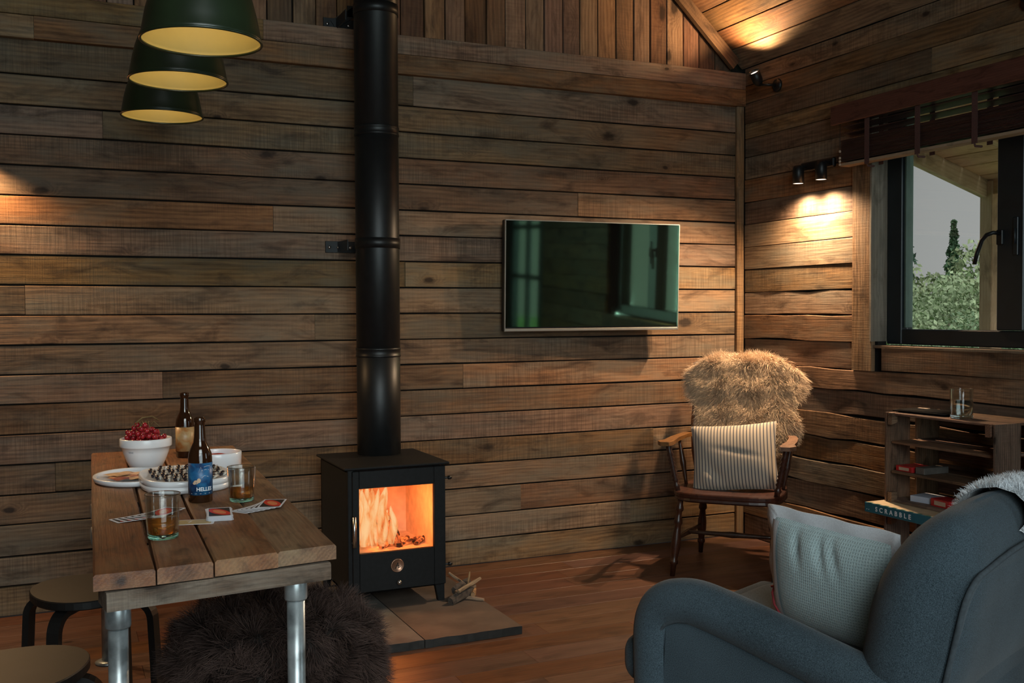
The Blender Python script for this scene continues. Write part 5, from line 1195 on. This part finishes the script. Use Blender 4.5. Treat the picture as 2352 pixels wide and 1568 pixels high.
# =================================================================== CRATES, BOX, GAMES
cx0 = -0.325
def crate(zb_, label, ht=0.36, shelves=(0.125, 0.245), y0=-1.385, L=0.515, D=0.30):
    e = empty('wooden_crate', (cx0, y0, zb_), 0, label, 'crate')
    # local: x depth 0..D (to the wall), y 0..-L
    def bd(name, c, xd, yd, L_, W_, T_): return plank(e, Vector(c), xd, yd, L_, W_, T_, MT['crate'], name, bev=0.002, jit=0.0015)
    for y, s_ in ((0.0, 1), (-L, -1)):      # end walls of two upright boards
        for x in (0.068, 0.232): bd('end_board', (x, y, ht / 2), (0, 0, 1), (1, 0, 0) if s_ < 0 else (-1, 0, 0), ht, 0.130, 0.010)
    for x in (0.055, 0.150, 0.245): bd('top_slat', (x, -L / 2, ht), (0, -1, 0), (1, 0, 0) , L + .01, 0.085, 0.009)
    for x in (0.055, 0.150, 0.245): bd('bottom_slat', (x, -L / 2, 0.009), (0, -1, 0), (1, 0, 0), L, 0.085, 0.009)
    for k in range(5): bd('back_slat', (D - 0.012, -L / 2, 0.04 + (ht - .08) * k / 4), (0, -1, 0), (0, 0, 1), L - .005, 0.055, 0.008)
    for z in shelves:
        bd('shelf_board', (0.085, -L / 2, z), (0, -1, 0), (1, 0, 0), L - .02, 0.125, 0.010); bd('shelf_board', (0.215, -L / 2, z), (0, -1, 0), (1, 0, 0), L - .02, 0.105, 0.010)
    for y in (-0.021, -L + 0.021):
        for z in (0.02, ht - .02):
            mb = MB(); mb.add([(0.0, y - .011, z - .028), (0.0, y + .011, z - .028), (0.0, y + .011, z + .02), (0.0, y - .011, z + .02), (0.030, y - .011, z - .018), (0.03, y + .011, z - .018), (0.03, y + .011, z + .02), (0.03, y - .011, z + .02)],
                              [(0, 3, 2, 1), (4, 5, 6, 7), (0, 1, 5, 4), (1, 2, 6, 5), (2, 3, 7, 6), (3, 0, 4, 7)]); mb.build('corner_block', MT['crate'], e)
    return e
CB = 0.437
crate(CB, 'dark wooden crate standing on top, with glass and tablet on it')
crate(0.0, 'dark wooden crate underneath the teal game box', 0.394, (0.20,))
# teal word-game box between the crates
MT['tealbox'] = plain('teal_box_board', (0.010, 0.115, 0.16), 0.45, 0, 0.08, 12)
MT['boxtop'] = plain('box_lid_print', (0.50, 0.38, 0.24), 0.5, 0, 0.25, 14)
MT['green'] = plain('dark_green_print', (0.02, 0.10, 0.06), 0.5)
sb = empty('game_box', (-0.405, -1.35, 0.3955), 0, 'flat teal board-game box with white lettering between the crates', 'game box')
MB().box((0.135, -0.20, 0.0195), (0.27, 0.395, 0.039), bev=0.0015).build('box_body', MT['tealbox'], sb)
MB().box((0.135, -0.20, 0.0393), (0.262, 0.385, 0.0008)).build('lid_print', MT['boxtop'], sb)
stp = MB()
for k in range(9): stp.box((0.006, -0.03 - 0.043 * k, 0.0396), (0.012, 0.022, 0.0006), rot=Matrix.Rotation(0.0, 3, 'Z'))
stp.build('edge_tiles', MT['green'], sb)
def flat_text(s, size, loc, xd, yd, m, parent, spacing=1.0, name='lettering'):
    cu = bpy.data.curves.new(name, 'FONT'); cu.body = s; cu.size = size; cu.align_x = 'LEFT'; cu.space_character = spacing; cu.extrude = 0.0003; cu.offset = size * .02; cu.resolution_u = 3
    o = bpy.data.objects.new(name, cu); COL.objects.link(o); bpy.context.view_layer.update(); me = bpy.data.meshes.new_from_object(o); bpy.data.objects.remove(o)
    me.materials.append(m); t = bpy.data.objects.new(name, me); COL.objects.link(t); t.parent = parent; t.matrix_local = Matrix.Translation(loc) @ frame_axes(xd, yd).to_4x4(); return t
flat_text('SCRABBLE', 0.026, (-0.0006, -0.062, 0.0105), (0, -1, 0), (0, 0, 1), MT['ink'], sb, 1.75)
flat_text('..', 0.02, (-0.0006, -0.014, 0.011), (0, -1, 0), (0, 0, 1), MT['ink'], sb, 1.6, 'small_marks')
# games inside the upper crate
MT['redbox'] = plain('red_game_card', (0.42, 0.018, 0.02), 0.4, 0, 0.2, 30); MT['cream'] = plain('cream_card', (0.50, 0.36, 0.26), 0.5, 0, 0.1, 30)
MT['greycard'] = plain('grey_card', (0.10, 0.09, 0.08), 0.5, 0, 0.2, 30); MT['palecard'] = plain('pale_blue_card', (0.45, 0.50, 0.60), 0.5)
def smallbox(x, y, z, d, rz, m, label, trim_=None, txt=None):
    e = empty('game_packet', (x, y, z), rz, label, 'game box'); o = MB().box((0, 0, d[2] / 2), d, bev=0.001).build('packet_body', m, e)
    if trim_: MB().box((-d[0] / 2 - .0004, 0, d[2] / 2), (0.001, d[1] * .6, d[2] * .55)).build('printed_band', trim_, e)
    if txt: flat_text(txt, d[2] * .7, (-d[0] / 2 - .001, d[1] * .33, d[2] * .25), (0, -1, 0), (0, 0, 1), MT['ink'], e, 1.1)
    return e
SZ = CB + 0.009
smallbox(-0.245, -1.452, CB + 0.126, (0.10, 0.085, 0.022), 0.0, MT['redbox'], 'small red packet on the crate middle shelf', MT['cream'])
smallbox(-0.225, -1.530, CB + 0.126, (0.13, 0.045, 0.026), 0.0, MT['greycard'], 'grey packet beside the red packet on the crate shelf')
smallbox(-0.22, -1.510, SZ, (0.10, 0.10, 0.024), 0.15, MT['palecard'], 'pale blue tray at the bottom of the upper crate')
smallbox(-0.24, -1.625, SZ, (0.08, 0.10, 0.030), -0.1, MT['redbox'], 'red and cream packet at the bottom of the upper crate', MT['cream'])
smallbox(-0.235, -1.735, SZ, (0.09, 0.085, 0.020), 0.2, MT['greycard'], 'black and silver packet at the bottom of the upper crate', MT['palecard'])
# on top of the crates
TOPZ = CB + 0.36 + 0.001
tumbler(-0.245, -1.690, TOPZ, 'clear water glass standing on top of the crates', 0.0425, 0.112, MT['water'], 0.62, MT['tumbler'], True)
tbz = empty('tablet', (-0.205, -1.50, TOPZ), 0.08, 'black tablet lying flat on top of the crates', 'tablet')
MT['tab'] = plain('matt_black_tablet', (0.006, 0.006, 0.007), 0.8, spec=0.05)
MB().rbox((0, 0, 0.006), (0.15, 0.25, 0.010), (0.005, 0.005, 0.005), n=6).build('tablet_body', MT['tab'], tbz)
MB().rbox((0.0, 0.0, 0.0114), (0.13, 0.22, 0.001), (0.0005,) * 3, n=2).build('tablet_screen', MT['tab'], tbz)
MB().box((0.03, 0.055, 0.0135), (0.016, 0.05, 0.004), bev=0.001).build('pale_clip', MT['cream'], tbz)

# =================================================================== ARMCHAIR
ac_F = Vector((-0.39, 0.921, 0)); ac_az = math.atan2(ac_F.y, ac_F.x)
AC = (-1.615, -2.585)
arm = empty('armchair', (*AC, 0), ac_az, 'slate blue upholstered armchair with its back to the viewer', 'armchair')
fab = MT['chairfab']
# local: x forward, y left (towards the viewer), z up
def arm_path(y):
    pts = [(-0.30, 0.403), (-0.22, 0.420), (-0.10, 0.448), (0.04, 0.482), (0.14, 0.504), (0.22, 0.516), (0.280, 0.508), (0.318, 0.484), (0.336, 0.44), (0.338, 0.36), (0.335, 0.25), (0.330, 0.12)]
    P = []; n = 60
    for i in range(n + 1):  # smooth
        t = i / n * (len(pts) - 1); k = min(int(t), len(pts) - 2); q = t - k
        p0_, p1_, p2_, p3_ = pts[max(k - 1, 0)], pts[k], pts[k + 1], pts[min(k + 2, len(pts) - 1)]
        f_ = lambda a, b_, c, d: 0.5 * (2 * b_ + (c - a) * q + (2 * a - 5 * b_ + 4 * c - d) * q * q + (3 * b_ - a - 3 * c + d) * q ** 3)
        P.append((f_(p0_[0], p1_[0], p2_[0], p3_[0]), y, f_(p0_[1], p1_[1], p2_[1], p3_[1])))
    return P
for s_, nm in ((1, 'near'), (-1, 'far')):
    P = arm_path(s_ * 0.345); mb = MB(); mb.tube(P, [0.057 - 0.004 * (i / 60) for i in range(61)], 20); ao = mb.build('arm_roll', fab, arm)
    # outer panel set in under the roll
    inner = [(p[0] - 0.02, p[2] - 0.035) for p in P[::4]]
    poly = inner + [(0.33, 0.10), (-0.34, 0.10)]
    yo, yi = s_ * 0.375, s_ * 0.315
    nP = len(poly); vs = [(a, yo, b_) for a, b_ in poly] + [(a, yi, b_) for a, b_ in poly]
    MB().add(vs, [tuple(range(nP)), tuple(reversed(range(nP, 2 * nP)))] + [(i, nP + i, nP + (i + 1) % nP, (i + 1) % nP) for i in range(nP)]).build('side_panel', fab, arm)
    pp = MB(); pp.tube([(a, yo + s_ * 0.004, b_ ) for a, b_ in inner], 0.0055, 8); tag(pp.build('piping', MT['chairseam'], arm), 'dark corded seam')
# back: thick padded slab with rounded top, leaning back
def bk_def(p):
    x, y, z = p; t = (z + 0.26) / 0.52
    edge_ = abs(y) / 0.37
    x2 = x * (1.0 + 0.10 * math.sin(PI * min(1, max(0, t)))) - 0.09 * t - 0.02 * t * t + (0.025 * (1 - edge_ ** 2) * (1 if x < 0 else -1) * 0.2)
    z2 = z + (0.03 * (1 - edge_ ** 2) if z > 0 else 0)
    y2 = y * (1.0 + 0.05 * math.sin(PI * min(1, max(0, t))))
    return (x2, y2, z2)
mb = MB(); mb.rbox((-0.225, 0, 0.530), (0.20, 0.74, 0.47), (0.095, 0.16, 0.19), n=22, deform=bk_def); mb.build('backrest', fab, arm)
# lower back body down to the frame
mb = MB(); mb.rbox((-0.28, 0, 0.25), (0.10, 0.70, 0.34), (0.03, 0.04, 0.03), n=8); mb.build('lower_back', fab, arm)
# flat outside-back panel with piping
def back_pt(y, z): return (-0.318 - 0.215 * (z - 0.32) - 0.005, y, z)
outline = []
for k in range(41):
    t = k / 40
    if t < .3: y = 0.330; z = 0.12 + (0.61 - 0.12) * (t / .3)
    elif t < .42: a = (t - .3) / .12 * PI / 2; y = 0.250 + 0.080 * math.cos(a); z = 0.61 + 0.065 * math.sin(a)
    elif t < .58: q = (t - .42) / .16; y = 0.250 - 0.5 * q; z = 0.675 + 0.02 * math.sin(PI * q)
    elif t < .70: a = PI / 2 + (t - .58) / .12 * PI / 2; y = -0.250 + 0.080 * math.cos(a); z = 0.61 + 0.065 * math.sin(a)
    else: y = -0.330; z = 0.61 - (0.61 - 0.12) * ((t - .7) / .3)
    outline.append((y, z))
n_ = len(outline); A_ = [back_pt(y, z) for y, z in outline]; B_ = [(p[0] + 0.05, p[1], p[2]) for p in A_]
MB().add(A_ + B_, [tuple(range(n_)), tuple(reversed(range(n_, 2 * n_)))] + [(i, (i + 1) % n_, n_ + (i + 1) % n_, n_ + i) for i in range(n_)]).build('back_panel', fab, arm)
pp = MB(); pp.tube([(p[0] - 0.001, p[1] * 1.003, p[2]) for p in A_], 0.006, 8); tag(pp.build('piping', MT['chairseam'], arm), 'dark corded seam')
mb = MB(); mb.rbox((0.02, 0, 0.205), (0.66, 0.62, 0.19), 0.03, n=8); mb.build('seat_base', fab, arm)
mb = MB(); mb.rbox((0.075, 0, 0.365), (0.62, 0.555, 0.13), (0.05, 0.05, 0.05), n=12); mb.rbox((0.385, 0, 0.345), (0.11, 0.74, 0.135), (0.05, 0.06, 0.055), n=10); mb.build('seat_cushion', fab, arm)
for x, y in ((0.30, 0.31), (0.30, -0.31), (-0.30, 0.30), (-0.30, -0.30)):
    turned((x, y, 0.12), (x + (0.02 if x > 0 else -.03), y, 0.0), [(0, .026), (.3, .024), (1, .015)], 'leg', wood_d, arm)
# white sheepskin over the top of the back
ws = empty('white_sheepskin', (*AC, 0), ac_az, 'fluffy white sheepskin over the top of the slate blue armchair', 'sheepskin')
vs = []; NU = 16; NV = 18
for i in range(NV + 1):
    t = i / NV
    for j in range(NU + 1):
        q = j / NU; y = 0.0 - 0.32 * q - 0.02 * math.sin(t * 9)
        # wraps from outside back edge over the top and down the inside
        ang_ = t * PI; 
        if t < 0.12: x = -0.412 + 0.02 * (0.12 - t) / .12; z = 0.732 - (0.12 - t) / 0.12 * 0.030
        elif t < 0.45: a = (t - 0.12) / 0.33 * PI; x = -0.335 - 0.077 * math.cos(a); z = 0.732 + 0.060 * math.sin(a)
        else: s1 = (t - 0.45) / 0.55; x = -0.258 + 0.10 * s1; z = 0.732 - 0.32 * s1
        vs.append((x, y, z + 0.018 * (1 - ((y) / .37) ** 2)))
hw_ = MB().add(vs, [(i * (NU + 1) + j, i * (NU + 1) + j + 1, (i + 1) * (NU + 1) + j + 1, (i + 1) * (NU + 1) + j) for i in range(NV) for j in range(NU)], None, True).build('hide', MT['whitehide'], ws)
pts, nn = sample_obj(hw_, 30000); cen = np.array([-0.355, 0, 0.70]); dd_ = pts - cen; dd_[:, 1] = 0; nn *= np.sign((nn * dd_).sum(1, keepdims=True) + 1e-6)
flow = np.stack([0 * pts[:, 0] - 0.2, 0.3 + 0 * pts[:, 0], -0.4 + 0 * pts[:, 0]], 1)
fur('fleece', ws, pts, nn, flow, 0.020, 0.0008, (0.60, 0.63, 0.66), (0.84, 0.88, 0.92), 0.10, 0.6, clump=60)
# pale teal waffle cushion with white border
def cr2(u_, v_):
    q = 0.0
    for u0, sl_ in ((-0.45, 0.25), (-0.05, 0.3), (0.15, 0.35)): q -= 0.012 * math.exp(-((u_ - u0 - (0.9 - v_) * sl_) ** 2) / 0.0035) * math.exp(-((v_ - 0.62) ** 2) / 0.09)
    return q
cu = empty('waffle_cushion', (0, 0, 0), 0, 'pale teal waffle cushion with white border on the slate blue armchair', 'cushion')
Mc = Matrix.Translation((*AC, 0)) @ Matrix.Rotation(ac_az, 4, 'Z')
cxv = Vector((-0.355, 0.125, 0.0)).normalized(); cyv = Vector((-0.06, 0.034, 0.21)).normalized()
topm = Vector((0.19, 0.034, 0.700)) + cxv * 0.20
Rc = frame_axes(cxv, cyv)
cen_ = topm - Rc @ Vector((0, 0.150, 0))
cu.matrix_world = Mc @ (Matrix.Translation(cen_) @ Rc.to_4x4())
pillow('cushion_cover', 0.385, 0.275, 0.060, MT['teal'], cu, n=34, crease=cr2, pinch=0.03)
# flat flange border all around
bd_ = MB(); n = 24
def ring_pts(w_, h_, z, wav):
    P = []
    for k in range(4 * n):
        sd, t = divmod(k, n); t = t / n * 2 - 1
        x, y = ((t, -1), (1, t), (-t, 1), (-1, -t))[sd]
        P.append((x * w_ / 2, y * h_ / 2, z + wav * math.sin(k * 0.7)))
    return P
ra, rb_ = ring_pts(0.372, 0.258, 0.004, 0.0), ring_pts(0.425, 0.322, 0.003, 0.005); rc_, rd_ = ring_pts(0.425, 0.322, -0.003, 0.005), ring_pts(0.372, 0.258, -0.004, 0.0)
K = 4 * n
bd_.add(ra + rb_ + rc_ + rd_, [(s_ * K + k, (s_ + 1) * K + k, (s_ + 1) * K + (k + 1) % K, s_ * K + (k + 1) % K) for s_ in range(3) for k in range(K)], None, True)
tag(bd_.build('flange_border', MT['whitecloth'], cu), 'white flat border')
# white end strip on the front-of-seat side with a red braid
stq = MB(); vs = []
for i in range(9):
    for j in range(19):
        u_ = -1 + i / 8 * (0.30 - 0.12 * j / 18); v_ = -0.93 + 1.86 * j / 18; q = max(0, ((1 - abs(u_) ** 2.6) * (1 - abs(v_) ** 2.6))) ** 0.55
        vs.append((u_ * 0.1925, v_ * 0.1375, 0.060 * q + 0.003))
stq.add(vs, [(i * 19 + j, (i + 1) * 19 + j, (i + 1) * 19 + j + 1, i * 19 + j + 1) for i in range(8) for j in range(18)], None, True); stq.build('white_end_strip', MT['whitecloth'], cu)
rb2 = MB(); rb2.tube([(-0.212, -0.055, 0.004), (-0.198, -0.050, 0.006), (-0.185, -0.060, 0.026), (-0.168, -0.085, 0.036), (-0.150, -0.103, 0.036), (-0.138, -0.112, 0.034)], 0.0030, 8)
rb2.build('red_braid', MT['redcord'], cu)
